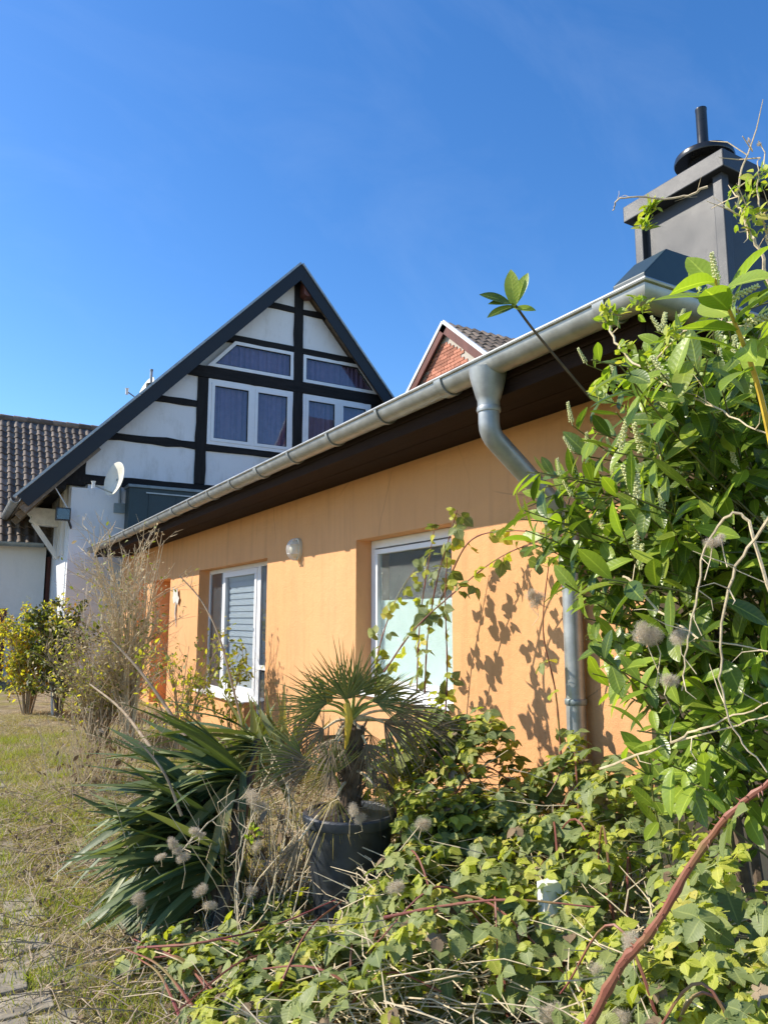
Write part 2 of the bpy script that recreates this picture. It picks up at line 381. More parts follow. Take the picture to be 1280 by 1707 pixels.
# ================================================================== ORANGE ANNEX
WX = 3.28; Y0, Y1 = 2.80, 16.95; TOP = 2.80
annex = thing('orange_annex', (5.6, 9.8, 0), 'low orange rendered annex with a long zinc gutter and brown eaves', 'building')
OPEN = [(4.60, 6.13, .82, 2.22, .16), (9.05, 11.15, .46, 2.21, .16), (8.37, 9.05, .06, 2.21, .16), (12.81, 14.0, 0.0, 2.17, .34), (14.5, 15.5, 0.0, 2.15, .34)]
def annex_wall(m):
    T = .36
    ys = sorted({Y0, Y1, *[o[0] for o in OPEN], *[o[1] for o in OPEN]}); zs = sorted({-.1, TOP, *[o[2] for o in OPEN], *[o[3] for o in OPEN]})
    def hole(y, z): return any(o[0] < y < o[1] and o[2] < z < o[3] for o in OPEN)
    ny, nz = len(ys) - 1, len(zs) - 1
    S = [[not hole((ys[i] + ys[i + 1]) / 2, (zs[j] + zs[j + 1]) / 2) for j in range(nz)] for i in range(ny)]
    def q(*p): m.add(p, [tuple(range(4))])
    a, b = WX, WX + T
    for i in range(ny):
        for j in range(nz):
            y, Y, z, Z = ys[i], ys[i + 1], zs[j], zs[j + 1]
            if not S[i][j]: continue
            q((a, Y, z), (a, y, z), (a, y, Z), (a, Y, Z)); q((b, y, z), (b, Y, z), (b, Y, Z), (b, y, Z))
            if i == 0 or not S[i - 1][j]: q((a, y, z), (b, y, z), (b, y, Z), (a, y, Z))
            if i == ny - 1 or not S[i + 1][j]: q((b, Y, z), (a, Y, z), (a, Y, Z), (b, Y, Z))
            if j == 0 or not S[i][j - 1]: q((a, y, z), (a, Y, z), (b, Y, z), (b, y, z))
            if j == nz - 1 or not S[i][j + 1]: q((a, Y, Z), (a, y, Z), (b, y, Z), (b, Y, Z))
piece('wall', 'orange_render', annex, annex_wall)
box('end_wall', 'orange_render', annex, (WX + .363, 8.4, Y0 + .002, Y0 + .36, -.1, TOP))
box('rear_wall', 'orange_render', annex, (8.05, 8.4, Y0 + .365, Y1, -.1, TOP))
box('far_wall', 'orange_render', annex, (WX + .363, 8.04, Y1 - .3, Y1 - .002, -.1, TOP))
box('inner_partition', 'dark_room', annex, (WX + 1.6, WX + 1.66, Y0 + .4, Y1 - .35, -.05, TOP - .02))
# plinth corner board
for a, b in ((12.81, 14.0), (14.5, 15.5)):
    d = box('door', 'orange_render', annex, (WX + .30, WX + .345, a + .004, b - .004, 0.0, 2.14))
    MB().bar((WX + .29, a + .14, .95), (WX + .29, a + .14, 1.07), .02, .02, (1, 0, 0)).build('handle', 'dark_zinc', d)
# roof: low hipped sheet
EX, EY = 2.70, 2.25
def roof(m):
    z0 = 2.965; s = math.tan(R(11)); xr = 5.6; zr = z0 + (xr - EX) * s; x2 = 8.6
    a, b, c, d = (EX, EY, z0), (EX, Y1 + .03, z0), (x2, Y1 + .03, z0), (x2, EY, z0); e, f = (xr, EY + xr - EX, zr), (xr, Y1 + .03, zr)
    lo = [(p[0], p[1], p[2] - .05) for p in (a, b, c, d)]
    m.add([a, b, c, d, e, f] + lo, [(0, 4, 5, 1), (0, 3, 4), (3, 2, 5, 4), (1, 5, 2), (6, 7, 8, 9), (0, 1, 7, 6), (3, 0, 6, 9), (2, 3, 9, 8), (1, 2, 8, 7)])
rf = piece('roof', 'roof_felt', annex, roof)
# eaves: boards under the overhang
for k in range(4):
    x0 = EX + .03 + k * .1375
    box('soffit_board', 'brown_wood', annex, (x0, x0 + .134, EY + .03, Y1, 2.802 + .002 * (k % 2), 2.825))
box('fascia_board', 'brown_wood', annex, (EX - .002, EX + .026, EY, Y1, 2.775, 2.91))
box('fascia_strip', 'brown_wood', annex, (EX - .018, EX - .003, EY - .016, Y1, 2.855, 2.912))
box('end_fascia_board', 'brown_wood', annex, (EX + .028, 8.6, EY - .002, EY + .026, 2.775, 2.91))
for k in range(4):
    y0 = EY + .03 + k * .1375
    box('end_soffit_board', 'brown_wood', annex, (WX + .02 - .0, 8.6, y0, y0 + .134, 2.800 + .002 * (k % 2), 2.823))
# gutter (mitred half-round)
GX, GY, GZ, GR = 2.605, 2.155, 2.955, .085
def halfround(r, t, a0=-4, a1=184, n=14):
    o = [(r * math.cos(R(a0 + (a1 - a0) * k / n)), -r * math.sin(R(a0 + (a1 - a0) * k / n))) for k in range(n + 1)]
    i = [((r - t) * math.cos(R(a1 - (a1 - a0) * k / n)), -(r - t) * math.sin(R(a1 - (a1 - a0) * k / n))) for k in range(n + 1)]
    return o + i
def sweep(m, prof, ya, xb):   # along y at GX, round the corner, along x at GY
    st = [[(GX - u, ya, GZ + w) for u, w in prof], [(GX - u, GY - u, GZ + w) for u, w in prof]]
    if xb is not None: st.append([(xb, GY - u, GZ + w) for u, w in prof])
    n = len(prof)
    m.add([p for s in st for p in s], [(i * n + k, i * n + (k + 1) % n, (i + 1) * n + (k + 1) % n, (i + 1) * n + k) for i in range(len(st) - 1) for k in range(n)] + [tuple(range(n - 1, -1, -1)), tuple((len(st) - 1) * n + k for k in range(n))])
gut = piece('gutter', 'zinc', annex, lambda m: sweep(m, halfround(GR, .004), Y1 - .05, 7.5), True)
bead = [(GR + .004 + .011 * math.cos(R(a)), .004 + .011 * math.sin(R(a))) for a in range(0, 360, 45)]
piece('gutter_lip', 'zinc', gut, lambda m: sweep(m, bead, Y1 - .05, 7.5), True)
for k in range(17):
    y = 3.62 + k * .79
    m = MB(); n = 12; w = .030 if k % 4 else .07
    pr = halfround(GR + .012, .009)
    N = len(pr)
    m.add([(GX - u, y, GZ + z) for u, z in pr] + [(GX - u, y + w, GZ + z) for u, z in pr], [(i, (i + 1) % N, N + (i + 1) % N, N + i) for i in range(N)] + [tuple(range(N - 1, -1, -1)), tuple(N + i for i in range(N))])
    m.build('gutter_bracket', 'zinc', gut, True)
m = MB(); pr = halfround(GR + .012, .008); N = len(pr)
m.add([(GX - u, 2.30, GZ + z) for u, z in pr] + [(GX - u, 2.37, GZ + z) for u, z in pr], [(i, (i + 1) % N, N + (i + 1) % N, N + i) for i in range(N)] + [tuple(range(N - 1, -1, -1)), tuple(N + i for i in range(N))])
m.build('gutter_joint', 'zinc', gut, True)
# downpipe
PY = 3.27; PX = 3.20
dp = piece('downpipe', 'zinc', annex, lambda m: m.tube([(PX, PY, z) for z in (2.06, 1.4, .9, .42)], .056, 20), True)
elbow = [(GX, PY, 2.70), (GX, PY, 2.60)] + [(GX + (1 - math.cos(R(a))) * .12, PY, 2.60 - .12 * math.sin(R(a))) for a in (15, 30, 45, 52)]
e0 = Vector(elbow[-1]); e1 = Vector((PX - .035, PY, 2.10))
elbow += [tuple(e0.lerp(e1, t)) for t in (.3, .6, .88)] + [(PX - .012, PY, 2.045), (PX, PY, 1.98), (PX, PY, 1.90)]
piece('elbow', 'zinc', dp, lambda m: m.tube(elbow, .061, 20), True)
piece('outlet', 'zinc', dp, lambda m: m.lathe((GX, PY, 2.68), [(.064, 0), (.064, .05), (.072, .07), (.105, .19), (.112, .235)], 20), True)
piece('pipe_collar', 'zinc', dp, lambda m: m.lathe((GX, PY, 2.665), [(.067, 0), (.070, .012), (.067, .03)], 20), True)
for z in (1.86, 1.0):
    piece('pipe_clamp', 'dark_zinc', dp, lambda m: (m.lathe((PX, PY, z), [(.060, 0), (.064, .005), (.064, .03), (.060, .035)], 20), m.box(PX + .05, WX + .01, PY - .012, PY + .012, z + .005, z + .03)), True)
piece('standpipe', 'dark_zinc', dp, lambda m: m.lathe((PX, PY, .0), [(.064, -.05), (.064, .36), (.070, .37), (.070, .44), (.062, .45)], 20), True)
# windows -----------------------------------------------------------
FX = WX + .16
def frame(name, parent, y0, y1, z0, z1, w=.062, d=.05, x=FX, mat='pvc'):
    f = MB()
    f.box(x, x + d, y0, y1, z0, z0 + w).box(x, x + d, y0, y1, z1 - w, z1).box(x, x + d, y0, y0 + w, z0 + w, z1 - w).box(x, x + d, y1 - w, y1, z0 + w, z1 - w)
    return f.build(name, mat, parent, False, None, .004)
# frosted bathroom window
wn1 = frame('bathroom_window', annex, 4.602, 6.128, .822, 2.218, .075, .07)
frame('sash', wn1, 4.69, 6.04, .91, 2.13, .045, .05, FX - .008)
box('pane', 'frosted_glass', wn1, (FX + .018, FX + .026, 4.73, 6.00, .95, 2.09))
box('privacy_board', 'blind', wn1, (FX + .052, FX + .058, 4.70, 6.03, .90, 1.66))
box('sill', 'pvc', wn1, (WX - .04, FX + .01, 4.603, 6.127, .822, .846), .004)
# glazed door and window
wn2 = frame('garden_window', annex, 9.052, 11.148, .462, 2.208, .06, .07)
box('mullion', 'pvc', wn2, (FX - .004, FX + .07, 10.42, 10.50, .52, 2.15))
frame('sash', wn2, 9.11, 10.42, .525, 2.145, .075, .05, FX - .014)
box('pane', 'window_glass', wn2, (FX + .010, FX + .016, 9.18, 10.35, .595, 2.075))
box('pane', 'window_glass', wn2, (FX + .012, FX + .018, 10.50, 11.09, .52, 2.15))
box('insect_screen', 'insect_screen', wn2, (FX + .030, FX + .034, 10.50, 11.09, .52, 2.15))
for k in range(11):
    z = 2.07 - k * .085
    box('blind_slat', 'blind', wn2, (FX + .045 + .004 * (k % 2), FX + .047 + .004 * (k % 2), 9.16, 10.38, z - .055, z))
box('blind_fabric', 'blind_grey', wn2, (FX + .060, FX + .063, 9.15, 10.39, .56, 2.09))
box('sill', 'pvc', wn2, (WX - .05, FX + .012, 9.055, 11.145, .440, .464), .004)
dr = frame('garden_door', annex, 8.372, 9.046, .062, 2.208, .055, .07)
box('rail', 'pvc', dr, (FX - .002, FX + .06, 8.43, 8.99, .86, .915))
for a, b in ((.12, .86), (.915, 2.15)):
    box('pane', 'window_glass', dr, (FX + .010, FX + .016, 8.43, 8.99, a, b))
    box('insect_screen', 'insect_screen', dr, (FX + .030, FX + .034, 8.43, 8.99, a, b))
# chimney -------------------------------------------------------------
ch = box('chimney', 'anthracite', annex, (4.435, 5.32, 2.965, 3.63, 3.05, 4.53))
for x, y in ((4.385, 2.915), (4.385, 3.60), (5.29, 2.915), (5.29, 3.60)):
    MB().box(x, x + .075, y, y + .075, 3.06, 4.55).build('corner_trim', 'anthracite', ch, False, None, .006)
MB().box(4.33, 5.42, 2.86, 3.73, 4.535, 4.665).build('cap', 'anthracite', ch, False, None, .008)
hc = on(0, 4.66, 1173, 268); cx, cyy, hz = hc.x, hc.y, hc.z - .02; fz = on(0, cx, 1171, 180).z - hz
piece('flue_collar', 'black_steel', ch, lambda m: m.lathe((cx, cyy, 4.60), [(.115, 0), (.115, hz - 4.60), (.11, hz - 4.59)], 32), True)
piece('rain_hood', 'black_steel', ch, lambda m: m.lathe((cx, cyy, hz), [(.195, 0), (.208, .0), (.213, .014), (.205, .046), (.13, .07), (.055, .08)], 40), True)
piece('flue_pipe', 'black_steel', ch, lambda m: m.lathe((cx, cyy, hz + .05), [(.040, 0), (.040, fz - .07), (.042, fz - .065), (.042, fz - .05), (.037, fz - .05)], 28), True)
def saddle(m):
    a, b = 2.50, 2.72
    q = [on(1, a, *p) for p in ((1074, 452), (1110, 414), (1175, 436))]
    l0, r0 = q[0], q[2]
    pf = [(l0.x, 3.02), (l0.x, l0.z), (q[1].x, q[1].z), (r0.x, r0.z), (r0.x, 3.02)]
    m.prism([(x, a, z) for x, z in pf], (0, b - a, 0))
piece('saddle_flashing', 'teal_cladding', ch, saddle, False, .006)

# ================================================================== TIMBERED HOUSE
GYP = 17.5
house = thing('timbered_house', (7.65, 21, 0), 'half-timbered white gable house with black beams and dark verge boards', 'house')
VY = 17.12
ap = on(1, VY, 503, 440); lf = on(1, VY, 30, 826); rt = on(1, VY, 650, 657)
sl = (ap.z - lf.z) / (ap.x - lf.x); sr = (ap.z - rt.z) / (rt.x - ap.x)
RX = ap.x + (ap.z - lf.z) / sr
def under(poly, off):  # clip a gable polygon below the roof planes
    poly = clip(poly, -sl, 1, ap.z - sl * ap.x - off * math.hypot(1, sl)); return clip(poly, sr, 1, ap.z + sr * ap.x - off * math.hypot(1, sr))
def gpoly(name, mat, parent, poly, y0, y1, bevel=0.0):
    if len(poly) < 3: return None
    return piece(name, mat, parent, lambda m: m.prism([(x, y0, z) for x, z in poly], (0, y1 - y0, 0)), False, bevel)
core = under([(2.3, 0), (13.2, 0), (13.2, 12), (2.3, 12)], .24)
gpoly('gable_wall', 'white_plaster', house, core, GYP + .13, GYP + .40)
cells = [(2.45, 4.95, 4.66, 5.57), (2.45, 4.95, 5.71, 6.63), (2.45, 4.95, 6.75, 7.60), (5.17, 7.48, 4.66, 5.55), (7.70, 9.82, 4.66, 5.55), (10.0, 12.8, 4.66, 5.57), (10.0, 12.8, 5.71, 6.63), (10.0, 12.8, 6.75, 7.40),
         (4.5, 7.50, 8.60, 9.55), (7.70, 10.5, 8.60, 9.55), (5.5, 7.52, 9.66, 10.7), (7.68, 9.5, 9.66, 10.7)]
for c in cells:
    gpoly('infill_panel', 'white_plaster', house, under([(c[0], c[2]), (c[1], c[2]), (c[1], c[3]), (c[0], c[3])], .2), GYP + random.uniform(0, .012), GYP + .129, .01)
def beam(x0, x1, z0, z1, mat, y=0.0):
    hor = x1 - x0 > z1 - z0; L = x1 - x0 if hor else z1 - z0; n = max(3, int(L / .35)); o0 = random.uniform(-.015, .015)
    s1 = [(i / n, random.gauss(0, .010) + o0) for i in range(n + 1)]; s2 = [(i / n, random.gauss(0, .010) + o0) for i in range(n, -1, -1)]
    if hor: poly = [(x0 + t * L, z0 + j) for t, j in s1] + [(x0 + t * L, z1 + j) for t, j in s2]
    else: poly = [(x1 + j, z0 + t * L) for t, j in s1] + [(x0 + j, z0 + t * L) for t, j in s2]
    gpoly('beam' if mat == 'beam_h' else 'post', mat, house, under(poly, .12), GYP - .035 - y, GYP + .128, .010)
beam(2.42, 12.9, 4.46, 4.68, 'beam_h'); beam(2.5, 4.95, 5.55, 5.73, 'beam_h'); beam(2.5, 4.95, 6.60, 6.77, 'beam_h')
beam(5.18, 7.49, 5.53, 5.68, 'beam_h', -.002); beam(7.69, 9.83, 5.53, 5.68, 'beam_h', -.002)
beam(3.9, 11.4, 7.37, 7.66, 'beam_h', .02); beam(4.9, 10.5, 8.45, 8.62, 'beam_h', .004); beam(5.8, 9.6, 9.53, 9.68, 'beam_h', .003)
beam(7.47, 7.72, 4.69, 10.75, 'beam_v', .01); beam(4.93, 5.19, 4.69, 7.36, 'beam_v', .008); beam(9.81, 10.04, 4.69, 7.36, 'beam_v', .008)
beam(2.05, 2.5, 4.42, 5.6, 'beam_v', -.004)
piece('ridge_beam_end', 'red_brown', house, lambda m: m.prism([(7.60, VY + .06, 10.35), (7.60, VY + .06, 10.0), (7.69, VY + .06, 9.94), (7.93, VY + .06, 9.99), (7.93, VY + .06, 10.35)], (0, .5, 0)), False, .01)
def poly_inset(poly, d):
    n = len(poly); out = []; A = sum(poly[i][0] * poly[(i + 1) % n][1] - poly[(i + 1) % n][0] * poly[i][1] for i in range(n)); sgn = 1 if A > 0 else -1
    for i in range(n):
        p0, p1, p2 = Vector(poly[i - 1]), Vector(poly[i]), Vector(poly[(i + 1) % n]); d1 = (p1 - p0).normalized(); d2 = (p2 - p1).normalized()
        n1 = Vector((-d1.y, d1.x)) * sgn; n2 = Vector((-d2.y, d2.x)) * sgn; k = d / (1 + n1.dot(n2)); out.append(tuple(p1 + (n1 + n2) * k))
    return out
def pframe(name, parent, poly, w, y0, y1, mat='pvc'):
    i = poly_inset(poly, w); n = len(poly); m = MB()
    for k in range(n):
        a, b, c, d = poly[k], poly[(k + 1) % n], i[(k + 1) % n], i[k]
        m.prism([(x, y0, z) for x, z in (a, b, c, d)], (0, y1 - y0, 0))
    return m.build(name, mat, parent), i
def curtain_sheet(parent, poly, y, amp=.028, gap=None):
    xs0 = min(p[0] for p in poly); xs1 = max(p[0] for p in poly); m = MB(); N = 70; f0 = random.random() * 6
    def zr(x):
        zz = []
        for i in range(len(poly)):
            a, b = poly[i], poly[(i + 1) % len(poly)]
            if abs(a[0] - b[0]) > 1e-4 and min(a[0], b[0]) - 1e-6 <= x <= max(a[0], b[0]) + 1e-6: zz.append(a[1] + (b[1] - a[1]) * (x - a[0]) / (b[0] - a[0]))
        return (min(zz), max(zz)) if zz else (0, .01)
    for k in range(N + 1):
        x = xs0 + .002 + (xs1 - xs0 - .004) * k / N; a, b = zr(x); yy = y + amp * math.sin(x * 37 + 2.5 * math.sin(x * 5 + f0)) + amp * .4 * math.sin(x * 83 + f0)
        m.v += [(x, yy, a), (x, yy + amp * .2, b)]
    for k in range(N): m.f.append((2 * k, 2 * k + 2, 2 * k + 3, 2 * k + 1))
    m.build('curtain', 'mauve_curtain', parent, True)
def gable_window(poly, mull=None, w=.085):
    fr, inn = pframe('window', house, poly, w, GYP - .03, GYP + .075)
    if mull is None:
        pframe('seal', fr, inn, .016, GYP - .012, GYP + .03, 'rubber'); gpoly('pane', 'window_glass', fr, inn, GYP + .005, GYP + .012); curtain_sheet(fr, inn, GYP + .085)
    else:
        x0, x1 = min(p[0] for p in inn), max(p[0] for p in inn); z0, z1 = min(p[1] for p in inn), max(p[1] for p in inn)
        box('mullion', 'pvc', fr, (mull - .05, mull + .05, GYP - .034, GYP + .07, z0, z1))
        for a, b in ((x0, mull - .05), (mull + .05, x1)):
            q = [(a + .003, z0 + .003), (b - .003, z0 + .003), (b - .003, z1 - .003), (a + .003, z1 - .003)]
            s, i2 = pframe('sash', fr, q, .075, GYP - .045, GYP + .05)
            pframe('seal', fr, i2, .014, GYP - .018, GYP + .03, 'rubber'); gpoly('pane', 'window_glass', fr, i2, GYP + .0, GYP + .007)
        curtain_sheet(fr, [(x0, z0), (x1, z0), (x1, z1), (x0, z1)], GYP + .085)
gable_window([(5.17, 7.68), (7.46, 7.68), (7.46, 8.44), (5.86, 8.44)])
gable_window([(7.74, 7.68), (10.06, 7.68), (9.42, 8.44), (7.74, 8.44)])
gable_window([(5.21, 5.70), (7.46, 5.70), (7.46, 7.36), (5.21, 7.36)], 6.37)
gable_window([(7.74, 5.70), (9.79, 5.70), (9.79, 7.36), (7.74, 7.36)], 8.80)
# masonry below
box('lower_wall', 'white_plaster', house, (2.22, 12.9, GYP - .06, GYP + .128, -.1, 4.36))
box('sill_wall', 'white_plaster', house, (2.56, 12.9, GYP + .0, GYP + .126, 4.362, 4.47))
box('side_wall', 'white_plaster', house, (2.20, 2.55, GYP + .13, 30, -.1, 4.9))
for k, y in enumerate((17.95, 18.55, 19.2)):
    box('pilaster', 'white_wood', house, (2.13, 2.198, y, y + .22, 2.9, 4.5))
box('shutter', 'red_brown', house, (2.10, 2.196, 20.2, 21.6, 1.35, 3.0), .01)
# roof
def slab(x0, z0, x1, z1, th):
    d = Vector((x1 - x0, 0, z1 - z0)).normalized(); n = Vector((-d.z, 0, d.x)); n = n if n.z > 0 else -n
    a = Vector((x0, VY, z0)); b = Vector((x1, VY, z1))
    return [a, b, b - n * th, a - n * th]
hr = piece('roof', 'roof_tile', house, lambda m: m.prism([p + Vector((0, .05, 0)) for p in slab(lf.x, lf.z, ap.x, ap.z, .13)], (0, 13, 0)))
piece('roof_slope', 'roof_tile', house, lambda m: m.prism([p + Vector((0, .05, 0)) for p in slab(ap.x + .001, ap.z - .001, RX, lf.z, .13)], (0, 12.9, 0)))
piece('verge_board', 'verge_metal', hr, lambda m: m.prism(slab(lf.x, lf.z, ap.x - .001, ap.z, .30), (0, .048, 0)))
piece('verge_board', 'verge_metal', hr, lambda m: m.prism([p + Vector((0, .004, 0)) for p in slab(ap.x + .003, ap.z - .003, RX, lf.z, .30)], (0, .042, 0)))
def edge(x0, z0, x1, z1):
    d = Vector((x1 - x0, 0, z1 - z0)).normalized(); n = Vector((-d.z, 0, d.x)); n = n if n.z > 0 else -n
    a = Vector((x0, VY - .03, z0)) + n * .055; b = Vector((x1, VY - .03, z1)) + n * .055
    return lambda m: m.prism([a, b, b - n * .05, a - n * .05], (0, .14, 0))
piece('verge_trim', 'zinc', hr, edge(lf.x - .05, lf.z - .05, ap.x, ap.z)); piece('verge_trim', 'zinc', hr, edge(ap.x + .002, ap.z - .002, RX, lf.z))
# soffit timbers on the long eave
for k in range(9):
    y = 17.25 + k * 1.2
    piece('rafter', 'raw_timber', house, lambda m: m.bar((lf.x + .12, y, lf.z - .28), (lf.x + 1.55, y, lf.z - .28 + 1.43 * sl), .14, .16))
piece('eave_soffit', 'raw_timber', house, lambda m: m.prism([Vector((lf.x + .06, VY + .06, lf.z - .12)), Vector((lf.x + 1.7, VY + .06, lf.z - .12 + 1.64 * sl)), Vector((lf.x + 1.7, VY + .06, lf.z - .15 + 1.64 * sl)), Vector((lf.x + .06, VY + .06, lf.z - .15))], (0, 12.8, 0)))
piece('eave_beam', 'beam_h', house, lambda m: m.box(1.75, 2.1, VY + .25, 29, 4.30, 4.52))
g2 = MB(); pr = halfround(.095, .006); N = len(pr)
g2.add([(lf.x - .03 - u, VY - .05, lf.z - .06 + z) for u, z in pr] + [(lf.x - .03 - u, 30, lf.z - .06 + z) for u, z in pr], [(i, (i + 1) % N, N + (i + 1) % N, N + i) for i in range(N)] + [tuple(range(N - 1, -1, -1)), tuple(N + i for i in range(N))])
hg = g2.build('eave_gutter', 'zinc', house, True)
for k in range(10):
    y = VY + .2 + k * .7; q = MB(); p2 = halfround(.102, .005)
    q.add([(lf.x - .03 - u, y, lf.z - .06 + z) for u, z in p2] + [(lf.x - .03 - u, y + .04, lf.z - .06 + z) for u, z in p2], [(i, (i + 1) % N, N + (i + 1) % N, N + i) for i in range(N)] + [tuple(range(N - 1, -1, -1)), tuple(N + i for i in range(N))])
    q.build('gutter_bracket', 'zinc', hg, True)
def corbel(m):
    m.prism([(x, 18.6, z) for x, z in ((2.196, 4.0), (1.50, 4.02), (1.46, 3.90), (1.56, 3.80), (1.52, 3.72), (1.66, 3.62), (2.196, 3.60))], (0, .34, 0))
cb = piece('corbel', 'corbel_stone', house, corbel, False, .02)
piece('strut', 'white_wood', cb, lambda m: m.bar((1.62, 18.77, 3.66), (2.18, 18.77, 2.86), .12, .10))
# dark clad lift against the gable
shed = thing('clad_lean_to', (5, 17.2, 0), 'dark blue-grey clad lean-to with pale flashing against the timbered gable', 'lean-to')
SX = on(1, 17.0, 217, 812); SY0 = 17.0
sb = box('body', 'teal_cladding', shed, (SX.x, 8.2, SY0, GYP - .065, -.05, SX.z - .0))
for k in range(5):
    box('seam', 'teal_cladding', sb, (SX.x + .42 + k * .62, SX.x + .45 + k * .62, SY0 - .02, SY0 - .001, 2.9, SX.z - .10))
box('top_flashing', 'dark_zinc', shed, (SX.x - .04, 8.25, SY0 - .05, GYP - .066, SX.z + .002, SX.z + .07), .008)
piece('drip_edge', 'zinc', shed, lambda m: m.bar((SX.x + .35, SY0 - .03, SX.z - .10), (8.2, SY0 - .03, SX.z - .13), .02, .03))
# ================================================================== BRICK HOUSE
BX = 9.2; ba = on(0, BX, 738, 537); bl = on(0, BX, 678, 645); br = on(0, BX, 795, 590)
bh = thing('brick_house', (11.5, ba.y, 0), 'brick gable house with pale verge trim peeking over the annex gutter', 'house')
bs = ((ba.z - bl.z) / (bl.y - ba.y) + (ba.z - br.z) / (ba.y - br.y)) / 2; HB = 2.9
ez = ba.z - HB * bs
wl = piece('wall', 'mortar', bh, lambda m: m.prism([(BX + .12, ba.y - HB + .15, 0), (BX + .12, ba.y + HB - .15, 0), (BX + .12, ba.y + HB - .15, ez + .0), (BX + .12, ba.y, ba.z - .16), (BX + .12, ba.y - HB + .15, ez + .0)], (5.5, 0, 0)))
brick_me = None
for r in range(30):
    z = ba.z - .28 - r * .078
    for k in range(-14, 14):
        y = ba.y + k * .25 + (.125 if r % 2 else 0)
        if abs(y - ba.y) + .12 > (ba.z - .20 - z) / bs or z < 6.0 or (ba.y - y) > 2.6: continue
        if brick_me is None:
            b = MB().box(BX + .10, BX + .125, y, y + .238, z - .066, z).build('brick', 'brick', wl, False, None, .004); brick_me = b.data; bc = b.location.copy(); b.location.x += 0
        else:
            o = link('brick', brick_me, wl, (BX + .1125 + random.uniform(-.004, .004), y + .119, z - .033))
def bslab(sign):
    y1 = ba.y + sign * HB; a = Vector((BX, ba.y, ba.z)); b = Vector((BX, y1, ez)); d = (b - a).normalized(); n = Vector((0, -d.z, d.y)); n = n if n.z > 0 else -n
    return a, b, n
for s in (-1, 1):
    a, b, n = bslab(s); off = Vector((.04, s * .002, 0))
    rs = piece('roof_slope', 'roof_felt', bh, lambda m: m.prism([a + off, b + off, b + off - n * .10, a + off - n * .10], (5.8, 0, 0)))
    piece('verge_board', 'red_brown', bh, lambda m: m.prism([a + Vector((0, s * .003, 0)) - n * .03, b - n * .03, b - n * .21, a + Vector((0, s * .003, 0)) - n * .21], (.038, 0, 0)))
    piece('verge_trim', 'white_metal', bh, lambda m: m.prism([a + Vector((-.02, s * .004, 0)) + n * .05, b + Vector((-.02, 0, 0)) + n * .05, b + Vector((-.02, 0, 0)) - n * .028, a + Vector((-.02, s * .004, 0)) - n * .028], (.058, 0, 0)))
    if s == -1: front_slope = (a, b, n, rs)
# pantile mesh: local x across, y up the slope, z normal
def pantile(w, l):
    m = MB(); n = 6
    for j, (yy, lift) in enumerate(((0, .035), (l * 1.12, .008))):
        for k in range(n + 1):
            u = k / n; h = .042 * math.sin(math.pi * min(1, u / .62)) if u < .62 else -.012 * math.sin(math.pi * (u - .62) / .38)
            m.v.append((u * w * 1.03, yy, lift + h))
    base = len(m.v)
    for (x, y, z) in list(m.v): m.v.append((x, y, z - .02))
    N = n + 1
    for k in range(n):
        m.f.append((k, k + 1, N + k + 1, N + k)); m.f.append((base + k, k, base + N + k) if False else (base + k, base + k + 1, k + 1, k))
    me = bpy.data.meshes.new('roof_tile'); me.from_pydata(m.v, [], m.f); me.polygons.foreach_set('use_smooth', [True] * len(me.polygons)); me.update(); me.materials.append(MATS['roof_tile']); me.set_sharp_from_angle(angle=R(50)); return me
tile_s = pantile(.23, .30)
def lay(me, parent, origin, ux, uy, un, cols, rows, w, l, keep=None, jit=.006):
    M0 = Matrix((( ux.x, uy.x, un.x, 0), (ux.y, uy.y, un.y, 0), (ux.z, uy.z, un.z, 0), (0, 0, 0, 1)))
    for r in range(rows):
        for c in range(cols):
            p = origin + ux * (c * w + random.uniform(-jit, jit) * .5) + uy * (r * l + random.uniform(-jit, jit)) + un * random.uniform(0, jit)
            if keep and not keep(p): continue
            link('roof_tile', me, parent, None, Matrix.Translation(p) @ M0 @ Matrix.Rotation(random.uniform(-.012, .012), 4, 'Z'))
a, b, n, rs = front_slope
lay(tile_s, rs, b + Vector((.04, 0, 0)) + n * .002 + (a - b).normalized() * (.30 * 4.0), Vector((1, 0, 0)), (a - b).normalized(), n, 14, 8, .23, .30)
# ================================================================== WHITE HOUSE, LEFT
LY = 20.0
lh = thing('white_house', (1.5, 22, 0), 'white rendered house with weathered brown pantile roof at the left edge', 'house')
le = on(1, LY - .35, 40, 905); lr = on(1, 24, 40, 700)
box('wall', 'white_wall', lh, (-8, 2.05, LY, 28, -.1, le.z + .1))
# upper wall continues behind the timbered house eave
L_eave = Vector((-8, LY - .30, le.z)); L_ridge = Vector((-8, 24, lr.z)); uy = (L_ridge - L_eave).normalized(); un = Vector((0, -uy.z, uy.y)); slen = (L_ridge - L_eave).length
un = un if un.z > 0 else -un
lrf = piece('roof', 'roof_felt', lh, lambda m: m.prism([L_eave, L_ridge, L_ridge - un * .1, L_eave - un * .1], (13.5, 0, 0)))
piece('rear_roof', 'roof_felt', lh, lambda m: m.prism([L_ridge + Vector((0, .002, 0)), Vector((-8, 28.3, le.z)), Vector((-8, 28.3, le.z - .1)), L_ridge + Vector((0, .002, -.12))], (13.5, 0, 0)))
tw, tl = .195, .30
rows = int(slen / tl) + 0
lay(tile_s if False else pantile(tw, tl), lrf, Vector((-.2, L_eave.y, L_eave.z)) + un * .004 - uy * .04, Vector((1, 0, 0)), uy, un, 22, rows, tw, tl,
    keep=lambda p: (lambda q: -60 < q[0] < 200)(proj(p)))
for k in range(12):
    x = -.1 + k * .36
    MB().lathe((x, 24, lr.z - .02), [(.115, 0), (.125, .02), (.105, .40)], 12, (1, 0, 0)).build('ridge_tile', 'roof_tile', lrf, True)
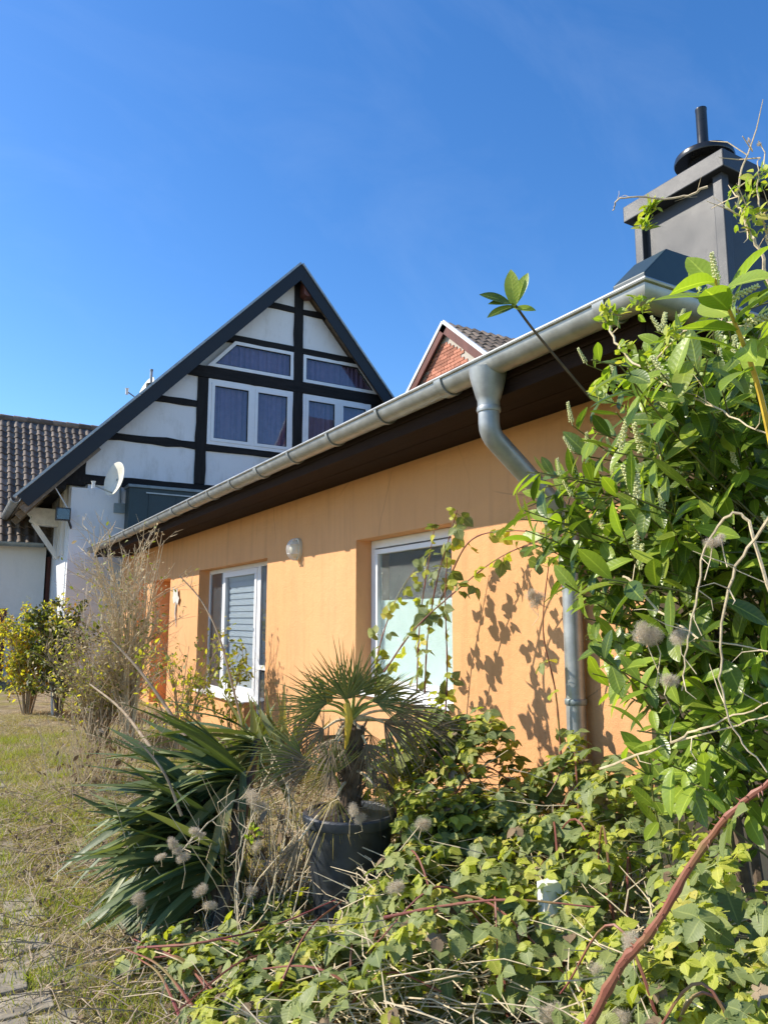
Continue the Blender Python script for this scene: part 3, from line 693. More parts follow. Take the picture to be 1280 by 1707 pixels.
q = MB(); q.add([(-8, LY - .36 - u, le.z + .0 + z) for u, z in pr] + [(1.95, LY - .36 - u, le.z + z) for u, z in pr], [(i, (i + 1) % N, N + (i + 1) % N, N + i) for i in range(N)] + [tuple(range(N - 1, -1, -1)), tuple(N + i for i in range(N))]); q.build('gutter', 'dark_zinc', lh, True)
dd = box('door', 'red_brown', lh, (.45, 1.27, LY - .03, LY - .001, -.05, 1.72))
box('door_rail', 'red_brown', dd, (.50, 1.22, LY - .05, LY - .031, 1.45, 1.58))
# ================================================================== SMALL THINGS ON THE WALLS
lp = on(0, WX, 499, 916)
lamp = thing('wall_lamp', lp, 'oval bulkhead wall lamp with a wire cage between window and door', 'lamp')
def dome(m, c, rx, ry, rz, seg=16, rings=6):   # half ellipsoid bulging toward -x
    base = len(m.v); c = Vector(c)
    for j in range(rings + 1):
        a = math.pi / 2 * j / rings
        for k in range(seg):
            t = 2 * math.pi * k / seg; m.v.append(tuple(c + Vector((-rx * math.sin(a), ry * math.cos(a) * math.cos(t), rz * math.cos(a) * math.sin(t)))))
    for j in range(rings):
        for k in range(seg):
            p = base + j * seg + k; q2 = base + j * seg + (k + 1) % seg; m.f.append((p, p + seg, q2 + seg, q2))
piece('base', 'cream_metal', lamp, lambda m: m.add(*(lambda S: ([(lp.x - x, lp.y + .085 * math.cos(2 * math.pi * k / S), lp.z + .125 * math.sin(2 * math.pi * k / S)) for x in (0, .035) for k in range(S)], [(k, (k + 1) % S, S + (k + 1) % S, S + k) for k in range(S)] + [tuple(range(S, 2 * S))]))(20)), True)
piece('glass_dome', 'cream_metal', lamp, lambda m: dome(m, (lp.x - .036, lp.y, lp.z), .085, .068, .105), True)
def cage(m):
    for dy in (-.035, 0, .035):
        m.tube([(lp.x - .036 - .098 * math.sin(math.pi * k / 12), lp.y + dy, lp.z - .118 * math.cos(math.pi * k / 12)) for k in range(13)], .0045, 6)
    for dz in (-.05, .05):
        m.tube([(lp.x - .036 - .092 * math.sin(math.pi * k / 12), lp.y - .078 * math.cos(math.pi * k / 12), lp.z + dz) for k in range(13)], .0045, 6)
piece('wire_cage', 'white_metal', lamp, cage, True)
orn = on(0, WX, 296, 1002)
ow = thing('wall_ornament', orn, 'pale leaf-shaped wall ornament beside the recessed doorway', 'ornament')
for a, l, w in ((60, .26, .10), (115, .24, .10), (170, .22, .09), (20, .20, .08)):
    d = Vector((-.12, math.cos(R(a)), math.sin(R(a)))); 
    piece('petal', 'corbel_stone', ow, lambda m: m.prism([orn + Vector((-.012, 0, 0)), orn + d * l * .5 + Vector((-.01, -math.sin(R(a)) * w, math.cos(R(a)) * w)), orn + d * l, orn + d * l * .5 + Vector((-.01, math.sin(R(a)) * w, -math.cos(R(a)) * w))], (-.008, 0, 0)))
piece('hanger', 'corbel_stone', ow, lambda m: m.tube([orn + Vector((-.008, 0, .02)), orn + Vector((-.02, .02, -.2)), orn + Vector((-.012, -.04, -.42))], [.02, .016, .005], 8), True)
def dish(name, c, rad, aim, label, foot):
    t = thing(name, foot, label, 'satellite dish', 'satellite dishes on the timbered house')
    aim = Vector(aim).normalized(); c = Vector(c)
    piece('reflector', 'cream_metal', t, lambda m: m.lathe(c, [(.02, -.10), (rad * .5, -.08), (rad * .8, -.035), (rad, .0), (rad, .008), (rad * .97, .01), (rad * .6, -.045), (.02, -.085)], 28, aim), True)
    low = c - Vector((0, 0, 1)) * rad * .85; tip = c + aim * rad * 1.25 - Vector((0, 0, .28))
    piece('feed_arm', 'dark_zinc', t, lambda m: m.bar(low, tip, .025, .025))
    piece('receiver', 'white_metal', t, lambda m: (m.tube([tip - Vector((0, 0, .08)), tip + Vector((0, 0, .04)), tip + Vector((0, 0, .08))], [.035, .035, .05], 10)), True)
    f = Vector(foot)
    piece('mount', 'dark_zinc', t, lambda m: (m.bar(c - aim * .08, (f.x, f.y, c.z), .05, .05), m.tube([(f.x, f.y, c.z + .12), (f.x, f.y, f.z)], .024, 8)))
    return t
dc = on(1, 16.55, 191, 798); dish('satellite_dish', dc, .38, (-1, -.36, .18), 'cream satellite dish on the white wall below the timbered gable', (dc.x + .30, GYP - .08, dc.z - .42))
bk = box('wall_bracket', 'dark_zinc', None, (dc.x + .18, dc.x + .42, GYP - .10, GYP - .062, dc.z - .62, dc.z - .40))
for o in bpy.data.objects:
    if o.name == 'satellite_dish': bk.parent = o; bk.location = Vector(bk.location) - wloc(o); break
d2 = on(1, 19.5, 243, 652); rz = ap.z - sl * (ap.x - d2.x)
dish('satellite_dish', d2, .42, (-1, -.2, .35), 'white satellite dish standing up behind the dark roof edge', (d2.x + .25, d2.y + .1, ap.z - sl * (ap.x - d2.x - .25) - .05))
vp = on(1, 19.0, 252, 640)
vent = thing('vent_pipe', (vp.x, vp.y, ap.z - sl * (ap.x - vp.x)), 'slim steel vent pipe with a dark collar rising past the roof dish', 'pipe')
vz = ap.z - sl * (ap.x - vp.x)
piece('pipe', 'zinc', vent, lambda m: m.tube([(vp.x, vp.y, vz - .1), (vp.x, vp.y, vp.z + .35)], .035, 10), True)
piece('collar', 'rubber', vent, lambda m: m.lathe((vp.x, vp.y, vz + .12), [(.05, 0), (.12, .02), (.12, .10), (.05, .12)], 14), True)
piece('cap', 'dark_zinc', vent, lambda m: m.lathe((vp.x, vp.y, vp.z + .34), [(.042, 0), (.042, .05), (.01, .06)], 12), True)
fl = on(1, GYP - .35, 106, 857)
fd = thing('floodlight', (2.2, GYP - .02, fl.z), 'grey box floodlight fixed to the corner under the dark eave', 'floodlight')
piece('housing', 'black_steel', fd, lambda m: m.box(fl.x - .15, fl.x + .15, fl.y - .03, fl.y + .10, fl.z - .14, fl.z + .14), False, .015)
piece('lens', 'window_glass', fd, lambda m: m.box(fl.x - .12, fl.x + .12, fl.y - .037, fl.y - .031, fl.z - .11, fl.z + .11))
piece('arm', 'black_steel', fd, lambda m: m.bar((fl.x + .1, fl.y + .09, fl.z - .05), (2.26, GYP - .05, fl.z - .26), .03, .05))
piece('cable', 'white_metal', fd, lambda m: m.tube(smoothpath([(fl.x + .1, fl.y + .09, fl.z + .13), (fl.x - .15, fl.y + .15, fl.z + .55), (fl.x - .3, fl.y + .2, fl.z + .8), (2.1, GYP, fl.z + .72)], 5), .012, 5), True)
# leaning boards, wheelbarrow at the far left
for k, (px, tilt, lab) in enumerate(((88, .22, 'left of two white weathered boards leaning behind the yellow shrub'), (95, .12, 'right of two white weathered boards leaning behind the yellow shrub'))):
    g = on(2, 0, px, 1196); o = MB().bar((g.x, g.y, -.02), (g.x - .05 + k * .08, g.y + tilt, 1.05), .09, .025, (1, 0, 0)).build('white_board', 'white_wood'); tag(o, lab, 'board', 'white boards leaning by the shrub')
# ================================================================== PLANTS
def tpl(rows, curve=.12, fold=.25, teeth=False, wave=0.0):
    """flat leaf along +y, unit length; rows = half widths"""
    v = []; mid = []; n = len(rows)
    for i, w in enumerate(rows):
        t = i / (n - 1); y = t; z = -curve * t * t + (wave * math.sin(t * 9) if wave else 0)
        ww = w * (1.0 if not teeth or i % 2 else .90)
        v += [(-ww, y + (.03 if teeth and not i % 2 else 0), z + fold * ww), (0, y, z), (ww, y + (.03 if teeth and not i % 2 else 0), z + fold * ww)]; mid += [1.0, 0.0, 1.0]
    f = []
    for i in range(n - 1):
        a = 3 * i
        for k in (0, 1): f += [(a + k, a + k + 1, a + k + 4), (a + k, a + k + 4, a + k + 3)]
    return np.array(v, float), np.array(f, int), np.stack([np.array(mid, float), np.array(v, float)[:, 1]], 1)
def merge(parts):
    V = []; Fc = []; Md = []; n = 0
    for (v, f, m) in parts: V.append(v); Fc.append(f + n); Md.append(m); n += len(v)
    return np.concatenate(V), np.concatenate(Fc), np.concatenate(Md)
def xf(t, M):
    v, f, m = t; A = np.array(M); return v @ A[:3, :3].T + A[:3, 3], f, m
def mesh_np(name, V, Fc, mid, rnd, mat, smooth=True):
    me = bpy.data.meshes.new(name); n = len(V); k = len(Fc)
    me.vertices.add(n); me.vertices.foreach_set('co', V.astype(np.float32).ravel())
    me.loops.add(3 * k); me.loops.foreach_set('vertex_index', Fc.astype(np.int32).ravel())
    me.polygons.add(k); me.polygons.foreach_set('loop_start', np.arange(0, 3 * k, 3, dtype=np.int32))
    if smooth: me.polygons.foreach_set('use_smooth', np.ones(k, bool))
    a = me.attributes.new('mid', 'FLOAT', 'POINT'); a.data.foreach_set('value', np.ascontiguousarray(mid[:, 0], np.float32)); a = me.attributes.new('alo', 'FLOAT', 'POINT'); a.data.foreach_set('value', np.ascontiguousarray(mid[:, 1], np.float32))
    a = me.attributes.new('rnd', 'FLOAT', 'POINT'); a.data.foreach_set('value', rnd.astype(np.float32))
    me.update(calc_edges=True); me.materials.append(MATS[mat]); return me
def joined(name, parent, t, Ms, mat, kind='stuff', smooth=True):
    if not len(Ms): return None
    v, f, m = t; A = np.array([np.array(M) for M in Ms]); n = len(A); c = A[:, :3, 3].mean(0)
    V = np.einsum('nij,kj->nki', A[:, :3, :3], v) + A[:, None, :3, 3] - c
    Fc = f[None] + (np.arange(n) * len(v))[:, None, None]
    me = mesh_np(name, V.reshape(-1, 3), Fc.reshape(-1, 3), np.tile(m, (n, 1)), np.repeat(RNG.random(n), len(v)), mat, smooth)
    o = link(name, me, parent, Vector(c)); tag(o, None, None, None, kind); return o
TM = {}
def leaf_mesh(key, t, mat):
    if (key, mat) not in TM: TM[(key, mat)] = mesh_np('leaf', t[0], t[1], t[2], np.zeros(len(t[0])), mat)
    return TM[(key, mat)]
def foliage(parent, kinds, Ms, nparts=300, name='leaf', rest='foliage'):
    """kinds: list of (key, template, material); Ms: list of (kind index, matrix)"""
    sco = []
    for i, (k, M) in enumerate(Ms):
        p = proj(M.translation); ok = -20 < p[0] < 1300 and -20 < p[1] < 1730 and p[2] > .3
        sco.append((M.to_scale().y / p[2] * 1.0 / (p[2] ** 1.5) if ok else 0, i))
    sco.sort(reverse=True); keep = {i for s, i in sco[:nparts]}
    for i in keep:
        k, M = Ms[i]; link(name, leaf_mesh(*kinds[k]), parent, None, M)
    for kk, (key, t, mat) in enumerate(kinds):
        L = [M for i, (k, M) in enumerate(Ms) if k == kk and i not in keep]
        joined(rest, parent, t, L, mat)
def orient(p, d, up, s, roll=0.0):
    """leaf at p pointing along d with its upper face toward up"""
    d = Vector(d).normalized(); u = Vector(up); x = d.cross(u)
    if x.length < 1e-3: x = d.orthogonal()
    x.normalize(); z = x.cross(d)
    M = Matrix(((x.x, d.x, z.x, p[0]), (x.y, d.y, z.y, p[1]), (x.z, d.z, z.z, p[2]), (0, 0, 0, 1)))
    return M @ Matrix.Rotation(roll, 4, 'Y') @ Matrix.Diagonal((s, s, s, 1))
def rv(s=1.0):
    return Vector((random.gauss(0, 1), random.gauss(0, 1), random.gauss(0, 1))).normalized() * s
UP = Vector((0, 0, 1)); CAMR = CR @ Vector((1, 0, 0)); CAMF = Vector((-math.sin(YAW), math.cos(YAW), 0))
LAUREL = [('laurel%d' % i, tpl([.012, .085, .145, .180, .198, .195, .165, .105, .012], c, fo, False, wv)) for i, (c, fo, wv) in enumerate(((.16, .22, .0), (.05, .12, .01), (.30, .32, .008)))]
LEAFLET = tpl([.03, .24, .31, .40, .40, .44, .41, .43, .36, .35, .26, .22, .12, .07, .0], .16, .22, True, .012)
def trifol(rot, sc, droop):
    out = []
    for a, s, y in ((0, 1.0, .42), (rot, .82, .36), (-rot, .82, .36)):
        out.append(xf(LEAFLET, Matrix.Translation((0, y, 0)) @ Matrix.Rotation(R(a), 4, 'Z') @ Matrix.Rotation(R(-droop), 4, 'X') @ Matrix.Diagonal((s * sc, s * sc, s * sc, 1))))
    st = (np.array([(-.012, 0, 0), (.012, 0, 0), (.010, .45, 0), (-.010, .45, 0)], float), np.array([(0, 1, 2), (0, 2, 3)]), np.zeros((4, 2)))
    return merge(out + [st])
TRI = [('tri0', trifol(82, .58, 6)), ('tri1', trifol(92, .56, 20)), ('tri2', trifol(76, .58, 32))]
BLADE = (np.array([(-.5, 0, 0), (.5, 0, 0), (.35, .5, -.04), (-.35, .5, -.04), (0, 1, -.22)], float), np.array([(0, 1, 2), (0, 2, 3), (3, 2, 4)]), np.full((5, 2), .5))
SMALL = tpl([.02, .20, .26, .18, .01], .15, .3)

# ---- brambles -----------------------------------------------------
def bramble(label, blobs, seed, n_per=350, young=.50, twigs=80):
    random.seed(seed)
    B = []
    for px, py, dep, rad in blobs:
        p = W(px, py, dep); p.x = min(p.x, 3.2); B.append((p.x, p.y, max(p.z, .10), rad))
    t = thing('bramble_bush', (B[0][0], B[0][1], 0), label, 'bramble', 'bramble bushes along the annex')
    kinds = [(k, tt, 'bramble_leaf') for k, tt in TRI] + [(k, tt, 'bramble_young') for k, tt in TRI] + [(k, tt, 'litter_leaf') for k, tt in TRI]
    Ms = []
    for x, y, h, rad in B:
        cl = [(random.uniform(0, 6.28), random.uniform(.2, 1.0)) for _ in range(9)]
        for _ in range(int(n_per * (rad / .45) ** 1.5)):
            a = random.uniform(0, 2 * math.pi); q = random.random() ** .55; el = math.acos(min(1, q)) if random.random() < .5 else random.uniform(0, 1.5)
            rr = rad * random.uniform(.72, 1.06)
            p = Vector((x + rr * math.cos(el) * math.cos(a), y + rr * math.cos(el) * math.sin(a), max(.05, h * (.08 + .92 * math.sin(el)) * random.uniform(.86, 1.05))))
            if p.x > WX - .04 or math.hypot(p.x - POT.x, p.y - POT.y) < .27 and p.z < .75: continue
            if (p - EYE).length < 1.15: continue
            if math.sin(p.x * 8.3 + 2 * math.sin(p.y * 5.1)) * math.cos(p.y * 7.7 + p.z * 6 + 1.5 * math.sin(p.x * 4.2)) < -.28 + random.gauss(0, .12): continue
            out = Vector((math.cos(a) * math.cos(el), math.sin(a) * math.cos(el), .5 + math.sin(el)))
            nrm = (out.normalized() * .7 + to_sun * .5 + rv(.55)).normalized()
            d = (Vector((math.cos(a), math.sin(a), 0)) * .5 + rv(1.0)); d = d - nrm * d.dot(nrm)
            s = random.choice((random.uniform(.065, .11), random.uniform(.09, .155))); k = random.randrange(3)
            if random.random() < young: k += 3; s *= .72
            elif random.random() < .09: k += 6; s *= .7
            elif random.random() < .15: s *= 1.35
            Ms.append((k, orient(p, d, nrm, s)))
    foliage(t, kinds, Ms, 300)
    for k in range(7):
        (x, y, h, rad), (x2, y2, h2, r2) = random.sample(B, 2); a = random.uniform(0, 6.28); b = random.uniform(0, 6.28)
        P0 = Vector((x + rad * .5 * math.cos(a), y + rad * .5 * math.sin(a), .02)); P2 = Vector((x2 + r2 * .9 * math.cos(b), y2 + r2 * .9 * math.sin(b), h2 * random.uniform(.45, .8))); P1 = (P0 + P2) / 2; P1.z = (h + h2) / 2 * random.uniform(.85, 1.02)
        for P in (P0, P1, P2): P.x = min(P.x, WX - .05)
        m = MB(); pts = smoothpath([P0, P1, P2], 8); m.tube(pts, [.0065 - .004 * i / len(pts) for i in range(len(pts))], 5)
        m.build('cane', 'bramble_cane', t, True)
    m = MB()
    for k in range(twigs * len(B)):
        x, y, h, rad = random.choice(B); a = random.uniform(0, 6.28); r = rad * random.random() ** .5
        p = Vector((min(WX - .06, x + r * math.cos(a)), y + r * math.sin(a), random.uniform(.01, h * .75))); d = rv(.30); d.z *= .35
        q = p + d; q.x = min(q.x, WX - .03); q.z = max(q.z, .01)
        m.tube([p, (p + q) / 2 + rv(.03), q], [.003, .0025, .0015], 3, False)
    o = m.build('dry_twigs', 'pale_stem', t); tag(o, None, None, None, 'stuff')
    return t
POT = on(2, 0, 582, 1540); POT.z = 0
bramble('bramble mound under the frosted window, climbing over dead palm fronds', [(660, 1400, 3.55, .22), (700, 1150, 4.35, .28), (790, 1190, 4.25, .36), (690, 1320, 3.7, .34), (640, 1290, 3.95, .26), (770, 1205, 4.25, .50), (850, 1285, 4.1, .42), (690, 1200, 4.25, .36), (640, 1240, 4.2, .30), (720, 1165, 4.45, .26), (800, 1330, 3.8, .42), (740, 1340, 3.75, .36)], 1, 430, .55)
bramble('bramble mound at the foot of the zinc downpipe', [(960, 1265, 3.9, .40), (985, 1215, 3.95, .32), (1030, 1300, 3.4, .40), (920, 1360, 3.4, .42), (1000, 1400, 3.0, .36)], 2)
bramble('bramble mass right of the dark plant pot', [(700, 1420, 3.2, .36), (790, 1440, 3.0, .40), (880, 1480, 2.75, .40), (720, 1520, 2.7, .30)], 3)
bramble('low bramble in front of the dark plant pot', [(500, 1560, 3.1, .32), (600, 1540, 3.1, .28), (655, 1480, 3.3, .26), (430, 1570, 3.3, .30), (560, 1650, 2.6, .28), (650, 1620, 2.6, .20), (400, 1650, 2.75, .26)], 4)
bramble('bramble growing below the glossy laurel at the right edge', [(1130, 1400, 2.6, .40), (1220, 1450, 2.25, .40), (1090, 1500, 2.3, .34), (1200, 1560, 2.0, .30), (1260, 1620, 1.85, .26), (1110, 1620, 2.0, .24)], 5)
bramble('small bramble tuft at the foot of the yucca', [(330, 1600, 3.15, .20), (270, 1590, 3.3, .17), (360, 1680, 2.7, .22), (470, 1500, 3.7, .26)], 6, 200, .6, 12)
# long arching canes with leaves
def arch(label, px, seed, mat='bramble_cane', r0=.006, every=.075, s=(.11, .17), young=.45, cat='bramble', group='arching bramble canes', name='bramble_cane', thorns=False, leafy=1.0):
    random.seed(seed); P = [W(*q) for q in px]
    for p in P: p.x = min(p.x, WX - .06) if p.y > 2.7 else p.x
    pts = smoothpath(P, 8); t = thing(name, (P[0].x, P[0].y, max(0, P[0].z)), label, cat, group)
    m = MB(); n = len(pts); m.tube([q + rv(r0 * .12) for q in pts], [r0 * (1 - .55 * i / n) * (1.25 if i % 5 == 0 else random.uniform(.9, 1.0)) for i in range(n)], 8); m.build('stem', mat, t, True)
    if thorns:
        m = MB()
        for i in range(1, n - 1):
            for _ in range(2):
                d = rv(); ax = (pts[i + 1] - pts[i]).normalized(); d = (d - ax * d.dot(ax)).normalized(); c = pts[i].lerp(pts[i + 1], random.random())
                m.tube([c + d * r0 * .5, c + d * (r0 * .6 + .010) - ax * .004], [.0025, .0004], 4)
        tag(m.build('thorns', mat, t), None, None, None, 'stuff')
    Ms = []; acc = 0
    for i in range(1, n):
        acc += (pts[i] - pts[i - 1]).length
        if acc > every:
            acc = 0
            if random.random() > leafy: continue
            for _ in range(random.choice((1, 2, 2))):
                nrm = (to_sun * .8 + rv(.7) - CAMF * .3).normalized(); d = rv() + Vector((0, 0, -.25)); k = random.randrange(3) + (3 if random.random() < young else 0)
                pp = pts[i].copy(); pp.x = min(pp.x, WX - .10) if pp.y > 2.7 else pp.x
                Ms.append((k, orient(pp, d, nrm, random.uniform(*s) * (.75 if k > 2 else 1))))
    foliage(t, [(k, tt, 'bramble_leaf') for k, tt in TRI] + [(k, tt, 'bramble_young') for k, tt in TRI], Ms)
    return t
arch('red bramble cane arching across the top of the frosted window', [(640, 1120, 4.6), (690, 1050, 4.75), (760, 985, 4.8), (840, 925, 4.6), (940, 890, 4.2)], 21, leafy=.95)
arch('upper bramble cane with young leaves near the eave shadow', [(735, 1000, 4.9), (780, 905, 4.8), (850, 885, 4.6), (950, 895, 4.2)], 22, leafy=.8)
arch('bramble shoot rising at the left side of the frosted window', [(625, 1160, 4.7), (632, 1080, 4.8), (660, 1000, 4.9), (690, 950, 4.9)], 23)
arch('upright bramble shoot at the right side of the frosted window', [(740, 1230, 4.6), (745, 1120, 4.7), (742, 1000, 4.8), (745, 930, 4.8)], 24, leafy=.8)
arch('thin hanging bramble shoot left of the downpipe on the bare wall', [(935, 1260, 4.25), (925, 1150, 4.3), (905, 1050, 4.3), (915, 930, 4.2)], 25, every=.16, leafy=.7)
arch('thick thorny red cane rising diagonally in the lower right corner', [(975, 1720, 1.95), (1035, 1610, 1.9), (1090, 1545, 1.85), (1165, 1420, 1.8), (1230, 1345, 1.75), (1300, 1290, 1.7)], 26, r0=.0135, leafy=.10, thorns=True)
arch('thin red cane running level through the brambles beside the pot', [(640, 1530, 2.75), (740, 1510, 2.7), (850, 1500, 2.6), (990, 1512, 2.5)], 27, leafy=.3)
arch('red cane lying on bare soil left of the pot', [(230, 1580, 3.25), (330, 1572, 3.1), (450, 1545, 3.2), (560, 1500, 3.3)], 28, leafy=.25)

def arch_w(label, P, seed, **kw):
    arch(label, [(*proj(q)[:2], proj(q)[2]) for q in P], seed, **kw)
arch_w('leafy bramble shoot hanging free in front of the frosted window', [on(0, WX, a, b) + to_sun * k for a, b, k in ((800, 1235, .50), (815, 1150, .55), (838, 1060, .58), (868, 985, .60), (885, 950, .62))], 31, every=.06, s=(.11, .16), young=.2)
arch_w('sparser bramble shoot hanging in front of the frosted window, left of the leafier one', [on(0, WX, a, b) + to_sun * k for a, b, k in ((775, 1225, .45), (785, 1120, .48), (800, 1040, .50), (815, 960, .50))], 32, every=.08, s=(.10, .15), young=.3)
# ---- yucca ---------------------------------------------------------
random.seed(40)
yb = on(2, 0, 370, 1545)
yuc = thing('yucca', (yb.x, yb.y, 0), 'dark green yucca clump with sword leaves sweeping left over the path', 'yucca')
YL = [('y%d' % i, tpl([.036, .042, .046, .047, .044, .038, .028, .015, .001], c, .28)) for i, c in enumerate((.06, .22, .42))]
Ms = []
heads = [(405, 1300, 4.15, 40), (365, 1385, 4.0, 44), (335, 1330, 4.1, 42), (395, 1440, 3.85, 34), (430, 1235, 4.5, 16), (330, 1430, 3.95, 32)]
for px, py, dep, n in heads:
    c = W(px, py, dep)
    for k in range(n):
        d = (rv(.85) + (-CAMR) * 1.05 + Vector((0, 0, .02)) - CAMF * .25).normalized()
        if d.dot(-CAMR) < -.15: d = d + (-CAMR) * .3
        s = random.uniform(.42, .76); st = c + d * .04 + rv(.03)
        e = st + d * s
        if e.z < .03: d = Vector((d.x, d.y, (.03 - st.z) / s)); 
        if st.z < .05: continue
        Ms.append((random.randrange(3) + (3 if random.random() < .10 or d.z < -.35 and random.random() < .4 else 0), orient(st, d, UP + rv(.45), s)))
for px, py, dep, n in heads:
    c = W(px, py, dep)
    for k in range(9):
        d = (Vector((0, 0, -.75)) + rv(.7) + (-CAMR) * .35 - CAMF * .3).normalized(); s = min(random.uniform(.4, .7), max(.15, (c.z - .02) / max(.2, -d.z)))
        Ms.append((random.randrange(3) + (3 if random.random() < .55 else 0), orient(c + rv(.05), d, rv() - CAMF, s)))
foliage(yuc, [(k, t, 'yucca_leaf') for k, t in YL] + [(k, t, 'yucca_pale') for k, t in YL], Ms, 300)
for px, py, dep, n in heads:
    c = W(px, py, dep); piece('stem', 'dark_bark', yuc, lambda m: m.tube([(yb.x + random.uniform(-.1, .1), yb.y + random.uniform(-.1, .1), -.02), ((c.x + yb.x) / 2, (c.y + yb.y) / 2, c.z * .5), c], [.028, .026, .024], 8), True)
random.seed(41)
iy = on(2, 0, 455, 1290)
ylw = thing('sword_leaf_plant', (iy.x, iy.y, 0), 'upright pale green sword-leaf clump behind the dark yucca', 'plant')
Ms = []
for k in range(60):
    c = Vector((iy.x + random.uniform(-.35, .25), iy.y + random.uniform(-.4, .4), .02)); d = Vector((random.gauss(0, .4), random.gauss(0, .4), 1)) + (-CAMR) * random.uniform(-.2, .5)
    Ms.append((random.randrange(3) + (3 if random.random() < .65 else 0), orient(c, d, rv() + to_sun, random.uniform(.5, .85))))
foliage(ylw, [(k, t, 'yucca_leaf') for k, t in YL] + [(k, t, 'yucca_pale') for k, t in YL], Ms, 300)

# ---- pot and palm --------------------------------------------------
pot = thing('plant_pot', POT, 'tall dark grey plastic plant pot half hidden in brambles', 'pot')
PH = .535
piece('body', 'pot_plastic', pot, lambda m: m.lathe(POT, [(.165, -.01), (.17, .0), (.215, PH - .05), (.22, PH - .05), (.205, PH - .05), (.19, PH - .10)], 36), True)
piece('rim', 'pot_plastic', pot, lambda m: m.lathe(POT, [(.206, PH - .052), (.234, PH - .05), (.238, PH - .04), (.238, PH - .008), (.230, PH), (.216, PH), (.206, PH - .01)], 36), True)
piece('soil', 'dark_bark', pot, lambda m: m.lathe(POT, [(.20, PH - .12), (.204, PH - .045), (.10, PH - .03), (.01, PH - .028)], 24), True)
random.seed(50)
palm = thing('fan_palm', (POT.x, POT.y, PH - .03), 'small shaggy fan palm growing in the dark grey pot', 'palm')
crown = W(588, 1195, POT_D := proj((POT.x, POT.y, .8))[2])
trunk = [(POT.x, POT.y, PH - .06), (POT.x + .01, POT.y, .75), (crown.x + .01, crown.y, crown.z - .05)]
tk = piece('trunk', 'dark_bark', palm, lambda m: m.tube(smoothpath(trunk, 5), [.055] * 11, 10), True)
m = MB()
for k in range(160):
    t = random.random(); p = Vector(trunk[0]).lerp(Vector(trunk[2]), t); a = random.uniform(0, 6.28); d = Vector((math.cos(a), math.sin(a), 0))
    m.tube([p + d * .05, p + d * .085 + Vector((0, 0, random.uniform(-.05, .09)))], [.006, .001], 3, False)
o = m.build('trunk_fibre', 'dark_bark', palm); tag(o, None, None, None, 'stuff')
def frond(hub, d, face, rad, spread, n, mat, droop=.12, stalk=None, smat='green_stem'):
    hub = Vector(hub); d = Vector(d).normalized(); nrm = Vector(face); nrm = (nrm - d * nrm.dot(d)).normalized(); x = d.cross(nrm).normalized()
    parts = []
    for k in range(n):
        a = R(spread) * (k / (n - 1) - .5) + random.gauss(0, .03); L = rad * (1 - .25 * abs(k / (n - 1) - .5) * 2) * random.uniform(.78, 1.10); bend = random.gauss(0, .10); brk = random.random() < .12
        dd = (d * math.cos(a) + x * math.sin(a)); pl = .5 * (1 if k % 2 else -1)
        v = []; w = rad * .0125
        for i, (t, ww) in enumerate(((0, .25), (.3, 1.0), (.55, .8), (.8, .42), (1.0, .02))):
            c = hub + dd * L * t - Vector((0, 0, 1)) * (droop * L * t * t + (max(0, t - .5) * L * .7 if brk else 0)) + nrm * ((bend - .05) * L * t * t + .03 * rad * (1 if k % 2 else -1) * min(1, t * 3))
            s = dd.cross(nrm).normalized() * w * ww
            v += [tuple(c - s + nrm * w * ww * .6), tuple(c), tuple(c + s + nrm * w * ww * .6)]
        f = []
        for i in range(4):
            q = 3 * i
            for kk in (0, 1): f += [(q + kk, q + kk + 1, q + kk + 4), (q + kk, q + kk + 4, q + kk + 3)]
        parts.append((np.array(v), np.array(f), np.full((15, 2), .5)))
    V, Fc, Md = merge(parts); c = np.array(hub); me = mesh_np('frond', V - c, Fc, Md, np.repeat(RNG.random(n), 15), mat)
    o = link('frond', me, palm, hub)
    if stalk is not None:
        piece('stalk', smat, o, lambda m: m.tube(smoothpath([stalk, (Vector(stalk) + hub) / 2 + Vector((0, 0, .02)), hub], 4), [.010, .009, .009, .008, .008, .007, .007, .006, .005][:9], 6), True)
PD = POT_D; sf = -CAMF; D = lambda ax, ay, az=0.0: CAMR * ax + UP * ay - CAMF * az
def fr(px, py, dd, ax, ay, az, rad, spread, n, mat, droop=.1, face=None, smat='green_stem', frm=(586, 1200)):
    frond(W(px, py, PD + dd), D(ax, ay, az), face if face is not None else sf + UP * .3 + rv(.2), rad, spread, n, mat, droop, W(frm[0], frm[1], PD), smat)
fr(578, 1165, -.05, -.10, 1, .1, .33, 160, 30, 'palm_green', .02)
fr(590, 1160, .12, -.35, 1, -.1, .27, 120, 22, 'palm_green', .04)
fr(545, 1172, -.05, -1, .35, .2, .30, 120, 26, 'palm_green', .10)
fr(535, 1185, .05, -1, -.05, .2, .30, 110, 24, 'palm_green', .15)
fr(640, 1158, .1, 1, .35, 0, .25, 70, 16, 'palm_yellow', .12)
fr(630, 1175, -.05, 1, .15, .2, .22, 90, 18, 'palm_green', .2)
fr(505, 1262, -.1, -1, .25, .2, .34, 105, 28, 'palm_green', .12, None, 'green_stem', (575, 1290))
fr(520, 1275, -.12, -1, .0, .3, .28, 95, 22, 'palm_dead', .15, None, 'pale_stem', (575, 1290))
fr(556, 1290, -.2, -.2, 1, .2, .24, 140, 26, 'palm_green', .02, None, 'green_stem', (572, 1335))
fr(555, 1288, -.18, -1, -.62, .2, .24, 60, 18, 'palm_yellow', .05, None, 'green_stem', (572, 1335))
fr(540, 1215, .0, -.9, -.35, .1, .27, 110, 24, 'palm_dead', .25, None, 'pale_stem')
fr(560, 1225, .05, -.5, -.8, .1, .25, 110, 24, 'palm_dead', .2, None, 'pale_stem')
